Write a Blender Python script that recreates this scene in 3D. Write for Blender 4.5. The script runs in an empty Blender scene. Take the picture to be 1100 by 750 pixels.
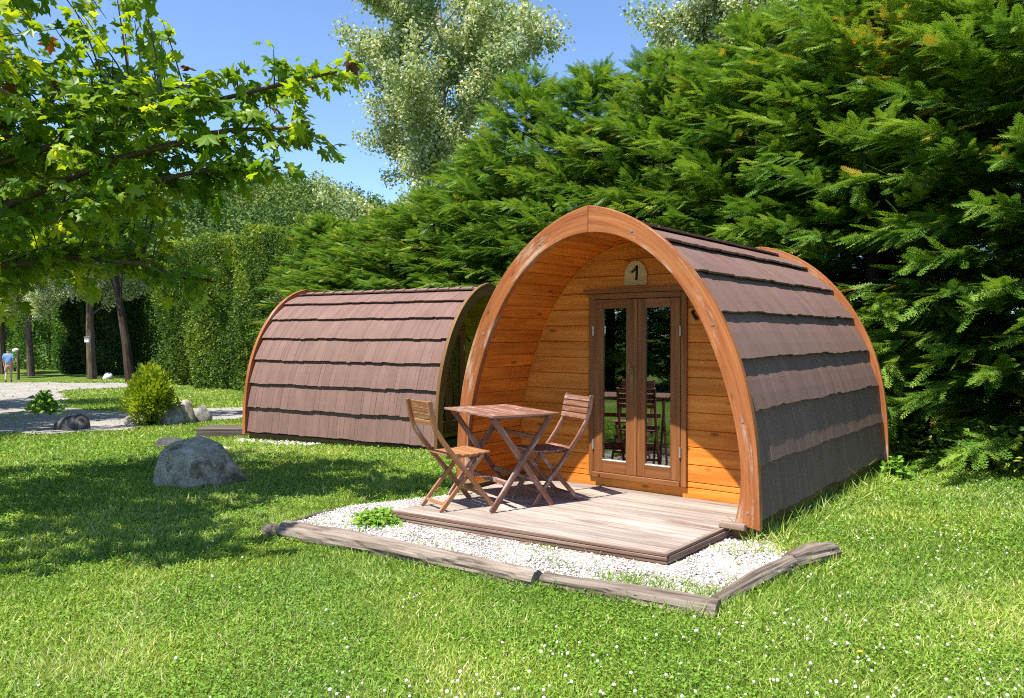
import bpy, math, random
import numpy as np
from mathutils import Vector, Matrix
random.seed(7)
RNG = np.random.default_rng(11)
R = math.radians
C = bpy.context.scene.collection
scene = bpy.context.scene

# ------------------------------------------------------------------ helpers
def tag(o, label=None, cat=None, group=None, kind=None):
    if label: o['label'] = label
    if cat: o['category'] = cat
    if group: o['group'] = group
    if kind: o['kind'] = kind
    return o

def thing(name, label, cat, loc=(0, 0, 0), rz=0.0, group=None):
    o = bpy.data.objects.new(name, None)
    C.objects.link(o)
    o.empty_display_size = 0.2
    o.location = loc
    o.rotation_euler = (0, 0, rz)
    return tag(o, label, cat, group)

def copy_tree(o, parent=None):
    c = o.copy()
    C.objects.link(c)
    if parent is not None: c.parent = parent
    for ch in list(o.children):
        copy_tree(ch, c)
    return c

def link_mesh(name, me, m, parent=None):
    o = bpy.data.objects.new(name, me)
    C.objects.link(o)
    if m is not None: me.materials.append(m)
    if parent is not None: o.parent = parent
    return o

def mesh_np(name, verts, faces, m, parent=None, tint=None, gco=None, smooth=False):
    """fast mesh from arrays; faces (M,k)"""
    verts = np.asarray(verts, np.float32); faces = np.asarray(faces, np.int32)
    me = bpy.data.meshes.new(name)
    k = faces.shape[1]
    me.vertices.add(len(verts)); me.vertices.foreach_set('co', verts.ravel())
    me.loops.add(faces.size); me.loops.foreach_set('vertex_index', faces.ravel())
    me.polygons.add(len(faces))
    me.polygons.foreach_set('loop_start', np.arange(0, faces.size, k, dtype=np.int32))
    me.polygons.foreach_set('use_smooth', np.full(len(faces), bool(smooth)))
    me.update(calc_edges=True)
    if tint is not None:
        a = me.attributes.new('tint', 'FLOAT', 'POINT'); a.data.foreach_set('value', np.asarray(tint, np.float32))
    if gco is not None:
        a = me.attributes.new('gco', 'FLOAT_VECTOR', 'POINT'); a.data.foreach_set('vector', np.asarray(gco, np.float32).ravel())
    return link_mesh(name, me, m, parent)

class MB:
    """collects shapes into one mesh; gco = grain coordinate (x runs along the wood), tint = per piece random"""
    def __init__(s): s.v = []; s.f = []; s.g = []; s.t = []
    def add(s, verts, faces, gco=None, tint=None):
        n = len(s.v)
        tint = random.random() if tint is None else tint
        off = (random.uniform(0, 40), random.uniform(0, 40), random.uniform(0, 40))
        for i, p in enumerate(verts):
            s.v.append(tuple(p)); q = gco[i] if gco is not None else p
            s.g.append((q[0] + off[0], q[1] + off[1], q[2] + off[2])); s.t.append(tint)
        for fc in faces: s.f.append(tuple(n + i for i in fc))
    def box(s, c, size, rot=None, grain=0, tint=None):
        """size full; rot 3x3 columns; grain axis 0/1/2"""
        c = Vector(c); h = Vector(size) * 0.5
        M = rot if rot is not None else Matrix.Identity(3)
        vs, gs = [], []
        for x in (-1, 1):
            for y in (-1, 1):
                for z in (-1, 1):
                    l = Vector((x * h.x, y * h.y, z * h.z))
                    vs.append(c + M @ l)
                    gs.append((l[grain], l[(grain + 1) % 3], l[(grain + 2) % 3]))
        s.add(vs, [(0, 1, 3, 2), (4, 6, 7, 5), (0, 4, 5, 1), (2, 3, 7, 6), (0, 2, 6, 4), (1, 5, 7, 3)], gs, tint)
    def bar(s, p0, p1, w, h, side=(1, 0, 0), tint=None):
        """w along side, h along the third axis"""
        p0 = Vector(p0); p1 = Vector(p1); d = p1 - p0; L = d.length; d.normalize()
        sd = Vector(side); sd = (sd - d * sd.dot(d)).normalized(); t = d.cross(sd)
        M = Matrix((d, sd, t)).transposed()
        s.box((p0 + p1) / 2, (L, w, h), M, 0, tint)
    def sweep(s, pts, w, h, side=(1, 0, 0), tint=None):
        pts = [Vector(p) for p in pts]; sd = Vector(side).normalized()
        vs, gs, fs = [], [], []; L = 0
        for i, p in enumerate(pts):
            a = pts[max(i - 1, 0)]; b = pts[min(i + 1, len(pts) - 1)]
            d = (b - a).normalized(); t = d.cross(sd).normalized()
            if i: L += (p - pts[i - 1]).length
            for (x, y) in ((-1, -1), (1, -1), (1, 1), (-1, 1)):
                vs.append(p + sd * (x * w / 2) + t * (y * h / 2)); gs.append((L, x * w / 2, y * h / 2))
        for i in range(len(pts) - 1):
            for k in range(4):
                a = i * 4 + k; b = i * 4 + (k + 1) % 4
                fs.append((a, b, b + 4, a + 4))
        fs.append((3, 2, 1, 0)); n = len(vs); fs.append((n - 4, n - 3, n - 2, n - 1))
        s.add(vs, fs, gs, tint)
    def tube(s, pts, rad, n=8, tint=None, rough=0.0):
        pts = [Vector(p) for p in pts]; vs, gs, fs = [], [], []; L = 0
        ref = Vector((0.31, 0.17, 0.93))
        for i, p in enumerate(pts):
            a = pts[max(i - 1, 0)]; b = pts[min(i + 1, len(pts) - 1)]
            d = (b - a).normalized()
            if abs(d.dot(ref)) > 0.95: ref = Vector((1, 0, 0.1))
            u = d.cross(ref).normalized(); w = d.cross(u)
            if i: L += (p - pts[i - 1]).length
            r = rad[i] if hasattr(rad, '__len__') else rad
            for k in range(n):
                an = 2 * math.pi * k / n
                rr = r * (1 + random.uniform(-rough, rough))
                vs.append(p + (u * math.cos(an) + w * math.sin(an)) * rr)
                gs.append((L, r * math.cos(an), r * math.sin(an)))
        for i in range(len(pts) - 1):
            for k in range(n):
                a = i * n + k; b = i * n + (k + 1) % n
                fs.append((a, b, b + n, a + n))
        fs.append(tuple(range(n - 1, -1, -1))); m = len(vs); fs.append(tuple(range(m - n, m)))
        s.add(vs, fs, gs, tint)
    def prism(s, poly, axis, a, b, tint=None, gscale=None):
        """polygon (u,v) in the plane across axis ('x','y','z') extruded from a to b"""
        def P(u, v, w): return {'x': (w, u, v), 'y': (u, w, v), 'z': (u, v, w)}[axis]
        n = len(poly)
        vs = [P(u, v, a) for u, v in poly] + [P(u, v, b) for u, v in poly]
        fs = [tuple(range(n)), tuple(range(2 * n - 1, n - 1, -1))]
        for i in range(n):
            j = (i + 1) % n
            fs.append((i, i + n, j + n, j))
        s.add(vs, fs, None, tint)
    def build(s, name, m, parent=None, bevel=0.0, smooth=False, seg=1):
        me = bpy.data.meshes.new(name)
        me.from_pydata(s.v, [], s.f); me.update()
        import bmesh
        bm = bmesh.new(); bm.from_mesh(me); bmesh.ops.recalc_face_normals(bm, faces=bm.faces); bm.to_mesh(me); bm.free()
        a = me.attributes.new('tint', 'FLOAT', 'POINT'); a.data.foreach_set('value', s.t)
        a = me.attributes.new('gco', 'FLOAT_VECTOR', 'POINT'); a.data.foreach_set('vector', [x for g in s.g for x in g])
        if smooth: me.polygons.foreach_set('use_smooth', [True] * len(me.polygons))
        o = link_mesh(name, me, m, parent)
        if bevel:
            b = o.modifiers.new('bevel', 'BEVEL'); b.width = bevel; b.segments = seg; b.limit_method = 'ANGLE'; b.angle_limit = R(35)
        return o

# ------------------------------------------------------------------ materials
def newmat(name):
    m = bpy.data.materials.new(name); m.use_nodes = True
    nt = m.node_tree; nt.nodes.clear()
    out = nt.nodes.new('ShaderNodeOutputMaterial')
    return m, nt, out
def N(nt, t, **kw):
    n = nt.nodes.new(t)
    for k, v in kw.items():
        if hasattr(n, k): setattr(n, k, v)
        else: n.inputs[k].default_value = v
    return n
def ramp(nt, stops, src):
    r = nt.nodes.new('ShaderNodeValToRGB'); e = r.color_ramp.elements
    while len(e) > 1: e.remove(e[-1])
    for i, (p, c) in enumerate(stops):
        x = e[0] if i == 0 else e.new(p)
        x.position = p; x.color = (*c, 1)
    nt.links.new(src, r.inputs[0]); return r
def attr(nt, name):
    return N(nt, 'ShaderNodeAttribute', attribute_name=name)
def mixc(nt, a, b, fac, mode='MIX'):
    n = nt.nodes.new('ShaderNodeMix'); n.data_type = 'RGBA'; n.blend_type = mode
    for sock, v in ((n.inputs[6], a), (n.inputs[7], b), (n.inputs[0], fac)):
        if hasattr(v, 'links') or hasattr(v, 'is_output'): nt.links.new(v, sock)
        elif isinstance(v, tuple): sock.default_value = (*v, 1)
        else: sock.default_value = v
    return n.outputs[2]
def math_(nt, op, a, b=0.0):
    n = nt.nodes.new('ShaderNodeMath'); n.operation = op
    for i, v in enumerate((a, b)):
        if hasattr(v, 'is_output'): nt.links.new(v, n.inputs[i])
        else: n.inputs[i].default_value = v
    return n.outputs[0]
def noise(nt, vec, scale, detail=4, rough=0.55):
    n = N(nt, 'ShaderNodeTexNoise', Scale=scale, Detail=detail, Roughness=rough)
    if vec is not None: nt.links.new(vec, n.inputs['Vector'])
    return n.outputs['Fac']
def mapping(nt, vec, scale):
    m = nt.nodes.new('ShaderNodeMapping'); m.inputs['Scale'].default_value = scale
    nt.links.new(vec, m.inputs['Vector']); return m.outputs[0]
def bump(nt, h, strength, dist=0.01):
    b = N(nt, 'ShaderNodeBump', Strength=strength, Distance=dist); nt.links.new(h, b.inputs['Height']); return b.outputs[0]

def wood(name, dark, mid, light, wear=None, wear_amt=0.0, rough=0.6, across=22, spec=0.3, board=0.5, knots=True, wear_scale=3.0):
    m, nt, out = newmat(name)
    k_ = 1.02 if name in ('orange_lining_wood', 'honey_wall_wood') else 0.84
    dark, mid, light = [tuple(x * k_ for x in q) for q in (dark, mid, light)]
    if wear: wear = tuple(x * 0.84 for x in wear)
    g = attr(nt, 'gco').outputs['Vector']; t = attr(nt, 'tint').outputs['Fac']
    grain = noise(nt, mapping(nt, g, (1.3, across, across)), 1.0, 6, 0.62)
    fine = noise(nt, mapping(nt, g, (4.0, across * 5, across * 5)), 1.0, 3, 0.6)
    r = ramp(nt, [(0.30, dark), (0.50, mid), (0.72, light)], grain)
    c = r.outputs[0]
    blotch = noise(nt, mapping(nt, g, (1.1, 2.6, 2.6)), 1.0, 3, 0.5)
    c = mixc(nt, c, ramp(nt, [(0.3, (0.72, 0.70, 0.68)), (0.7, (1.16, 1.14, 1.1))], blotch).outputs[0], 0.7, 'MULTIPLY')
    c = mixc(nt, c, ramp(nt, [(0.0, (0.74, 0.71, 0.69)), (1.0, (1.2, 1.2, 1.17))], t).outputs[0], board, 'MULTIPLY')
    if knots:
        vo = N(nt, 'ShaderNodeTexVoronoi', Scale=1.0); nt.links.new(mapping(nt, g, (2.3, 6.0, 6.0)), vo.inputs['Vector'])
        kn = ramp(nt, [(0.06, (1, 1, 1)), (0.14, (0, 0, 0))], vo.outputs['Distance']).outputs[0]
        c = mixc(nt, c, tuple(x * 0.35 for x in dark), math_(nt, 'MULTIPLY', kn, 0.75))
    if wear:
        w = noise(nt, mapping(nt, g, (wear_scale * 0.5, wear_scale * 2.5, wear_scale * 2.5)), 1.0, 7, 0.68)
        wm = ramp(nt, [(0.60 - wear_amt, (0, 0, 0)), (0.72 - wear_amt * 0.8, (1, 1, 1))], w).outputs[0]
        c = mixc(nt, c, wear, math_(nt, 'MULTIPLY', wm, 0.85))
    b = N(nt, 'ShaderNodeBsdfPrincipled', Roughness=rough)
    b.inputs['Specular IOR Level'].default_value = spec
    nt.links.new(c, b.inputs['Base Color'])
    nt.links.new(bump(nt, math_(nt, 'ADD', grain, math_(nt, 'MULTIPLY', fine, 0.5)), 0.35, 0.006), b.inputs['Normal'])
    nt.links.new(b.outputs[0], out.inputs[0]); return m

def leaf(name, stops, trans=0.35, rough=0.5, spec=0.25, glow=(1.25, 1.2, 0.6), varscale=0.6):
    m, nt, out = newmat(name)
    t = attr(nt, 'tint').outputs['Fac']
    c = ramp(nt, stops, t).outputs[0]
    tc = N(nt, 'ShaderNodeTexCoord').outputs['Object']
    big = noise(nt, tc, varscale, 2, 0.5)
    c = mixc(nt, c, ramp(nt, [(0.32, (0.72, 0.82, 0.8)), (0.68, (1.2, 1.1, 0.95))], big).outputs[0], 0.8, 'MULTIPLY')
    b = N(nt, 'ShaderNodeBsdfPrincipled', Roughness=rough); b.inputs['Specular IOR Level'].default_value = spec
    nt.links.new(c, b.inputs['Base Color'])
    tr = nt.nodes.new('ShaderNodeBsdfTranslucent')
    nt.links.new(mixc(nt, c, glow, 1.0, 'MULTIPLY'), tr.inputs['Color'])
    mx = N(nt, 'ShaderNodeMixShader'); mx.inputs[0].default_value = trans
    nt.links.new(b.outputs[0], mx.inputs[1]); nt.links.new(tr.outputs[0], mx.inputs[2])
    nt.links.new(mx.outputs[0], out.inputs[0]); return m

def plain(name, col, rough=0.5, metal=0.0, var=0.15, nscale=30, bmp=0.0, spec=0.4):
    m, nt, out = newmat(name)
    tc = N(nt, 'ShaderNodeTexCoord').outputs['Object']
    n = noise(nt, tc, nscale, 5, 0.6)
    c = ramp(nt, [(0.3, tuple(x * (1 - var) for x in col)), (0.7, tuple(min(x * (1 + var), 1) for x in col))], n).outputs[0]
    b = N(nt, 'ShaderNodeBsdfPrincipled', Roughness=rough, Metallic=metal); b.inputs['Specular IOR Level'].default_value = spec
    nt.links.new(c, b.inputs['Base Color'])
    if bmp: nt.links.new(bump(nt, n, bmp, 0.01), b.inputs['Normal'])
    nt.links.new(b.outputs[0], out.inputs[0]); return m

M = {}
M['arch'] = wood('stained_arch_wood', (0.28, 0.080, 0.024), (0.42, 0.138, 0.042), (0.53, 0.215, 0.08), wear=(0.62, 0.45, 0.33), wear_amt=0.055, across=24, board=0.25, rough=0.55)
M['arch_brown'] = wood('brown_arch_wood', (0.16, 0.075, 0.025), (0.23, 0.11, 0.035), (0.30, 0.155, 0.055), across=16, board=0.25)  # darker brown wood for the second pod's front arch
M['lining'] = wood('orange_lining_wood', (0.44, 0.095, 0.008), (0.62, 0.165, 0.015), (0.72, 0.25, 0.032), across=20, board=0.45, rough=0.5)
M['wall'] = wood('honey_wall_wood', (0.48, 0.130, 0.013), (0.66, 0.225, 0.030), (0.76, 0.32, 0.065), across=20, board=0.55, rough=0.5)
M['wall_bounce'] = wood('bounce_lit_wall_wood', (0.34, 0.25, 0.016), (0.44, 0.33, 0.022), (0.52, 0.40, 0.04), across=20, board=0.4)  # green light bounced off the grass is put into this wood colour
M['door'] = wood('brown_door_wood', (0.20, 0.070, 0.022), (0.30, 0.115, 0.036), (0.38, 0.16, 0.055), across=26, board=0.3, rough=0.42, knots=False, spec=0.4)
M['chair_light'] = wood('golden_chair_wood', (0.30, 0.11, 0.04), (0.43, 0.19, 0.075), (0.55, 0.29, 0.14), wear=(0.55, 0.40, 0.30), wear_amt=0.05, across=40, board=0.6, knots=False, wear_scale=8)
M['chair_red'] = wood('reddish_worn_wood', (0.17, 0.068, 0.042), (0.28, 0.125, 0.080), (0.42, 0.235, 0.17), wear=(0.55, 0.42, 0.36), wear_amt=0.08, across=40, board=0.6, knots=False, wear_scale=8)
M['deck'] = wood('weathered_deck_wood', (0.24, 0.185, 0.155), (0.40, 0.34, 0.30), (0.52, 0.465, 0.425), wear=(0.20, 0.115, 0.085), wear_amt=0.03, across=30, board=0.8, knots=False, rough=0.85, spec=0.1, wear_scale=2.0)
M['deck_edge'] = wood('deck_edge_wood', (0.15, 0.085, 0.055), (0.30, 0.20, 0.15), (0.48, 0.38, 0.32), across=34, board=0.8, knots=False, rough=0.85, spec=0.1)
M['log'] = wood('grey_log_wood', (0.075, 0.05, 0.038), (0.27, 0.215, 0.175), (0.42, 0.365, 0.32), wear=(0.085, 0.06, 0.048), wear_amt=0.03, across=46, board=0.2, knots=False, rough=0.9, spec=0.1, wear_scale=5)
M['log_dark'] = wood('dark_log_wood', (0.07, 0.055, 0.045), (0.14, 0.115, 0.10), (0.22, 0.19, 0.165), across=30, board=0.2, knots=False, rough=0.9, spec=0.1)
M['beam'] = wood('brown_beam_wood', (0.10, 0.06, 0.02), (0.17, 0.105, 0.035), (0.23, 0.15, 0.06), across=20, board=0.3)
M['plate'] = wood('pale_plate_wood', (0.55, 0.36, 0.17), (0.66, 0.47, 0.25), (0.74, 0.56, 0.33), across=14, board=0.1, knots=False)
M['bark'] = wood('grey_brown_bark', (0.07, 0.05, 0.035), (0.15, 0.11, 0.08), (0.25, 0.195, 0.15), across=14, board=0.2, rough=0.95, spec=0.05, knots=False)
M['bark_dark'] = wood('dark_bark', (0.035, 0.025, 0.018), (0.075, 0.055, 0.04), (0.12, 0.09, 0.065), across=14, board=0.2, rough=0.95, spec=0.05, knots=False)
M['bark_pale'] = wood('pale_bark', (0.20, 0.18, 0.15), (0.36, 0.33, 0.28), (0.48, 0.45, 0.40), across=8, board=0.2, rough=0.9, spec=0.05, knots=False)
M['under'] = plain('dark_roof_felt', (0.03, 0.024, 0.02), 0.9)
M['black'] = plain('black_paint', (0.012, 0.011, 0.010), 0.5)
M['steel'] = plain('hinge_steel', (0.55, 0.55, 0.55), 0.35, 0.8)
M['brass'] = plain('aged_brass', (0.36, 0.25, 0.12), 0.35, 0.9)
M['concrete'] = plain('pale_concrete', (0.5, 0.48, 0.44), 0.9, bmp=0.4)
M['white'] = plain('white_plastic', (0.75, 0.75, 0.73), 0.4)
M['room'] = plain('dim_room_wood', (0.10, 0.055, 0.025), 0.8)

def tile_mat():
    m, nt, out = newmat('brown_shake_tiles')
    g = attr(nt, 'gco').outputs['Vector']; t = attr(nt, 'tint').outputs['Fac']
    sp = noise(nt, g, 110, 4, 0.75); lo = noise(nt, mapping(nt, g, (2.2, 5, 5)), 1.0, 4, 0.6)
    st = noise(nt, mapping(nt, g, (6, 130, 1)), 1.0, 3, 0.6)
    c = ramp(nt, [(0.2, (0.105, 0.059, 0.046)), (0.52, (0.205, 0.122, 0.099)), (0.82, (0.38, 0.255, 0.215))], sp).outputs[0]
    c = mixc(nt, c, ramp(nt, [(0.3, (0.80, 0.79, 0.79)), (0.7, (1.12, 1.1, 1.1))], lo).outputs[0], 0.8, 'MULTIPLY')
    c = mixc(nt, c, ramp(nt, [(0.3, (0.84, 0.83, 0.83)), (0.7, (1.08, 1.08, 1.08))], st).outputs[0], 0.3, 'MULTIPLY')
    c = mixc(nt, c, ramp(nt, [(0.0, (0.90, 0.89, 0.89)), (1.0, (1.06, 1.06, 1.06))], t).outputs[0], 0.8, 'MULTIPLY')
    b = N(nt, 'ShaderNodeBsdfPrincipled', Roughness=0.85); b.inputs['Specular IOR Level'].default_value = 0.25
    nt.links.new(c, b.inputs['Base Color'])
    nt.links.new(bump(nt, math_(nt, 'ADD', sp, math_(nt, 'MULTIPLY', st, 0.35)), 0.4, 0.003), b.inputs['Normal'])
    nt.links.new(b.outputs[0], out.inputs[0]); return m
M['tile'] = tile_mat()

def glass_mat():
    m, nt, out = newmat('door_glass')
    tr = nt.nodes.new('ShaderNodeBsdfTransparent'); tr.inputs[0].default_value = (0.62, 0.66, 0.64, 1)
    gl = nt.nodes.new('ShaderNodeBsdfGlossy'); gl.inputs['Roughness'].default_value = 0.0; gl.inputs[0].default_value = (0.95, 1, 0.97, 1)
    fr = N(nt, 'ShaderNodeFresnel', IOR=1.52)
    f = math_(nt, 'ADD', math_(nt, 'MULTIPLY', fr.outputs[0], 2.2), 0.16)
    mx = nt.nodes.new('ShaderNodeMixShader'); nt.links.new(f, mx.inputs[0])
    nt.links.new(tr.outputs[0], mx.inputs[1]); nt.links.new(gl.outputs[0], mx.inputs[2])
    nt.links.new(mx.outputs[0], out.inputs[0]); return m
M['glass'] = glass_mat()

def rock_mat(name, a, b_, c_, moss=None):
    m, nt, out = newmat(name)
    tc = N(nt, 'ShaderNodeTexCoord').outputs['Object']
    n1 = noise(nt, tc, 5, 8, 0.68); n2 = noise(nt, tc, 60, 4, 0.7)
    c = ramp(nt, [(0.32, a), (0.5, b_), (0.68, c_)], n1).outputs[0]
    c = mixc(nt, c, ramp(nt, [(0.35, (0.6, 0.6, 0.6)), (0.65, (1.2, 1.2, 1.18))], n2).outputs[0], 0.8, 'MULTIPLY')
    if moss:
        n3 = noise(nt, tc, 3.1, 6, 0.65)
        c = mixc(nt, c, moss, ramp(nt, [(0.52, (0, 0, 0)), (0.62, (0.8, 0.8, 0.8))], n3).outputs[0])
    b = N(nt, 'ShaderNodeBsdfPrincipled', Roughness=0.92); b.inputs['Specular IOR Level'].default_value = 0.15
    nt.links.new(c, b.inputs['Base Color'])
    nt.links.new(bump(nt, math_(nt, 'ADD', n1, math_(nt, 'MULTIPLY', n2, 0.4)), 0.9, 0.03), b.inputs['Normal'])
    nt.links.new(b.outputs[0], out.inputs[0]); return m
M['boulder'] = rock_mat('grey_boulder', (0.24, 0.19, 0.125), (0.48, 0.40, 0.30), (0.70, 0.62, 0.50), moss=(0.11, 0.09, 0.045))
M['stone'] = rock_mat('pale_stone', (0.14, 0.12, 0.10), (0.32, 0.29, 0.26), (0.52, 0.48, 0.44))
M['slate'] = rock_mat('dark_stone', (0.05, 0.047, 0.045), (0.09, 0.086, 0.082), (0.15, 0.145, 0.14))

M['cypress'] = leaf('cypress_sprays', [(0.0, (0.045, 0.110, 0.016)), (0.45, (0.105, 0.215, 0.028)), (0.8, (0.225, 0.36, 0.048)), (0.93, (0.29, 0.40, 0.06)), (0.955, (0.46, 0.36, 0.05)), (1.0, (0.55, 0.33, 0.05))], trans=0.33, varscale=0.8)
M['hedge'] = leaf('hedge_leaves', [(0.0, (0.035, 0.08, 0.010)), (0.5, (0.12, 0.21, 0.022)), (1.0, (0.38, 0.44, 0.05))], trans=0.32, varscale=0.5)
M['hedge_shaded'] = leaf('shaded_hedge_leaves', [(0.0, (0.022, 0.055, 0.012)), (1.0, (0.07, 0.13, 0.024))], trans=0.2, varscale=0.5)  # shade on the far hedge block is painted into these darker leaves
M['laurel'] = leaf('bright_hedge_leaves', [(0.0, (0.05, 0.12, 0.014)), (0.5, (0.10, 0.21, 0.022)), (1.0, (0.20, 0.31, 0.04))], trans=0.35)
M['poplar'] = leaf('silver_poplar_leaves', [(0.0, (0.24, 0.31, 0.10)), (0.5, (0.37, 0.44, 0.19)), (0.66, (0.50, 0.55, 0.31)), (0.73, (0.70, 0.71, 0.60)), (1.0, (0.80, 0.80, 0.72))], trans=0.42, rough=0.6, spec=0.15, glow=(1.15, 1.15, 0.7))
M['maple'] = leaf('maple_leaves', [(0.0, (0.075, 0.17, 0.012)), (0.5, (0.15, 0.275, 0.02)), (0.8, (0.28, 0.41, 0.03)), (0.96, (0.42, 0.52, 0.05)), (0.975, (0.16, 0.06, 0.02)), (1.0, (0.11, 0.045, 0.02))], trans=0.52, rough=0.42, spec=0.35, glow=(1.9, 1.6, 0.35))
M['shrub'] = leaf('golden_shrub_leaves', [(0.0, (0.12, 0.20, 0.012)), (0.5, (0.30, 0.40, 0.022)), (1.0, (0.52, 0.58, 0.05))], trans=0.3)
M['hill_tree'] = leaf('hill_tree_leaves', [(0.0, (0.075, 0.135, 0.035)), (0.5, (0.13, 0.20, 0.05)), (1.0, (0.21, 0.27, 0.075))], trans=0.2, varscale=0.03, glow=(1, 1, .8), spec=0.03, rough=0.9)
M['grass'] = leaf('grass_blades', [(0.0, (0.12, 0.22, 0.022)), (0.4, (0.28, 0.41, 0.055)), (0.72, (0.44, 0.54, 0.13)), (0.9, (0.62, 0.64, 0.29)), (1.0, (0.74, 0.64, 0.40))], trans=0.35, rough=0.45, spec=0.3, glow=(1.2, 1.2, .5), varscale=0.9)
M['clover'] = leaf('clover_leaves', [(0.0, (0.09, 0.21, 0.018)), (0.6, (0.21, 0.38, 0.042)), (1.0, (0.33, 0.49, 0.085))], trans=0.3, varscale=0.9)
M['flower'] = plain('clover_flower_white', (0.62, 0.58, 0.50), 0.8, var=0.2, nscale=60)
M['petal'] = plain('dandelion_yellow', (0.85, 0.55, 0.02), 0.6)

def lawn_mat():
    m, nt, out = newmat('lawn_ground')
    tc = N(nt, 'ShaderNodeTexCoord').outputs['Object']
    n1 = noise(nt, tc, 0.8, 5, 0.6); n2 = noise(nt, tc, 45, 5, 0.7)
    c = ramp(nt, [(0.3, (0.07, 0.125, 0.018)), (0.55, (0.13, 0.19, 0.03)), (0.75, (0.21, 0.21, 0.06))], n1).outputs[0]
    c = mixc(nt, c, ramp(nt, [(0.3, (0.45, 0.45, 0.4)), (0.7, (1.3, 1.3, 1.2))], n2).outputs[0], 0.9, 'MULTIPLY')
    b = N(nt, 'ShaderNodeBsdfPrincipled', Roughness=0.95); b.inputs['Specular IOR Level'].default_value = 0.1
    nt.links.new(c, b.inputs['Base Color']); nt.links.new(bump(nt, n2, 0.8, 0.03), b.inputs['Normal'])
    nt.links.new(b.outputs[0], out.inputs[0]); return m
M['lawn'] = lawn_mat()
def gravel_mat(name, a, b_, c_, s):
    m, nt, out = newmat(name)
    tc = N(nt, 'ShaderNodeTexCoord').outputs['Object']
    vo = N(nt, 'ShaderNodeTexVoronoi', Scale=s); nt.links.new(tc, vo.inputs['Vector'])
    sep = N(nt, 'ShaderNodeSeparateColor'); nt.links.new(vo.outputs['Color'], sep.inputs[0])
    c = ramp(nt, [(0.0, a), (0.5, b_), (1.0, c_)], sep.outputs[0]).outputs[0]
    n1 = noise(nt, tc, 0.9, 4, 0.6)
    c = mixc(nt, c, ramp(nt, [(0.3, (0.75, 0.73, 0.7)), (0.7, (1.1, 1.1, 1.1))], n1).outputs[0], 0.8, 'MULTIPLY')
    b = N(nt, 'ShaderNodeBsdfPrincipled', Roughness=0.95); b.inputs['Specular IOR Level'].default_value = 0.1
    nt.links.new(c, b.inputs['Base Color']); nt.links.new(bump(nt, vo.outputs['Distance'], 0.8, 0.02), b.inputs['Normal'])
    nt.links.new(b.outputs[0], out.inputs[0]); return m
M['path'] = gravel_mat('pale_path_gravel', (0.25, 0.22, 0.19), (0.34, 0.31, 0.28), (0.44, 0.41, 0.38), 35)
M['gravel'] = gravel_mat('white_bed_gravel', (0.33, 0.29, 0.245), (0.46, 0.425, 0.385), (0.60, 0.57, 0.535), 60)
def stone_tint():
    m, nt, out = newmat('white_gravel_stone')
    t = attr(nt, 'tint').outputs['Fac']
    c = ramp(nt, [(0.0, (0.20, 0.165, 0.13)), (0.15, (0.45, 0.41, 0.37)), (1.0, (0.68, 0.65, 0.615))], t).outputs[0]
    b = N(nt, 'ShaderNodeBsdfPrincipled', Roughness=0.85); nt.links.new(c, b.inputs['Base Color'])
    nt.links.new(b.outputs[0], out.inputs[0]); return m
M['pebble'] = stone_tint()

# ------------------------------------------------------------------ terrain
def zg(x, y):
    s = (np.asarray(x, float) + 0.5) * -0.87 + (np.asarray(y, float) + 1) * 0.5
    return -0.12 - 0.03 * np.log1p(np.exp(np.clip(s, -30, 30) * 1.5)) / 1.5
HC = np.array([-215.0, 128.0])
def hill_h(x, y):
    a = np.array([-0.868, 0.497]); b = np.array([0.497, 0.868])     # depth and sideways axes of the hill
    dx = x - HC[0]; dy = y - HC[1]
    u = dx * a[0] + dy * a[1]; v = dx * b[0] + dy * b[1]
    h = 47 * np.exp(-0.5 * (u / 66) ** 2 - 0.5 * (v / 84) ** 2)
    return h + 3.0 * np.sin(x * 0.06 + 1) * np.sin(y * 0.05) * (h / 47)
def z_all(x, y):
    return zg(x, y) + np.maximum(hill_h(x, y) - 3.0, -0.6)

def grid_mesh(name, xs, ys, zf, m, keep=None, dz=0.0):
    X, Y = np.meshgrid(xs, ys, indexing='xy')
    Z = zf(X, Y) + dz
    V = np.stack([X, Y, Z], -1).reshape(-1, 3)
    nx, ny = len(xs), len(ys)
    i, j = np.meshgrid(np.arange(nx - 1), np.arange(ny - 1), indexing='xy')
    a = (j * nx + i).ravel()
    F = np.stack([a, a + 1, a + nx + 1, a + nx], -1)
    if keep is not None:
        cx = V[F][:, :, 0].mean(1); cy = V[F][:, :, 1].mean(1)
        F = F[keep(cx, cy)]
        used, inv = np.unique(F, return_inverse=True)
        V = V[used]; F = inv.reshape(F.shape)
    return mesh_np(name, V, F, m, smooth=True)
def axis_pts(near, far, step, grow=1.12):
    p = [0.0]; s = step
    while p[-1] < far:
        if p[-1] > near: s *= grow
        p.append(p[-1] + s)
    p = np.array(p); return np.concatenate([-p[:0:-1], p])
ax = axis_pts(14, 900, 0.5)
g = grid_mesh('ground', ax, ax, zg, M['lawn']); g['kind'] = 'structure'
hx = np.linspace(HC[0] - 330, HC[0] + 330, 90); hy = np.linspace(HC[1] - 330, HC[1] + 330, 90)
h = grid_mesh('hill', hx, hy, z_all, M['hill_tree'], keep=lambda x, y: hill_h(x, y) > 2.6); h['kind'] = 'structure'

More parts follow.
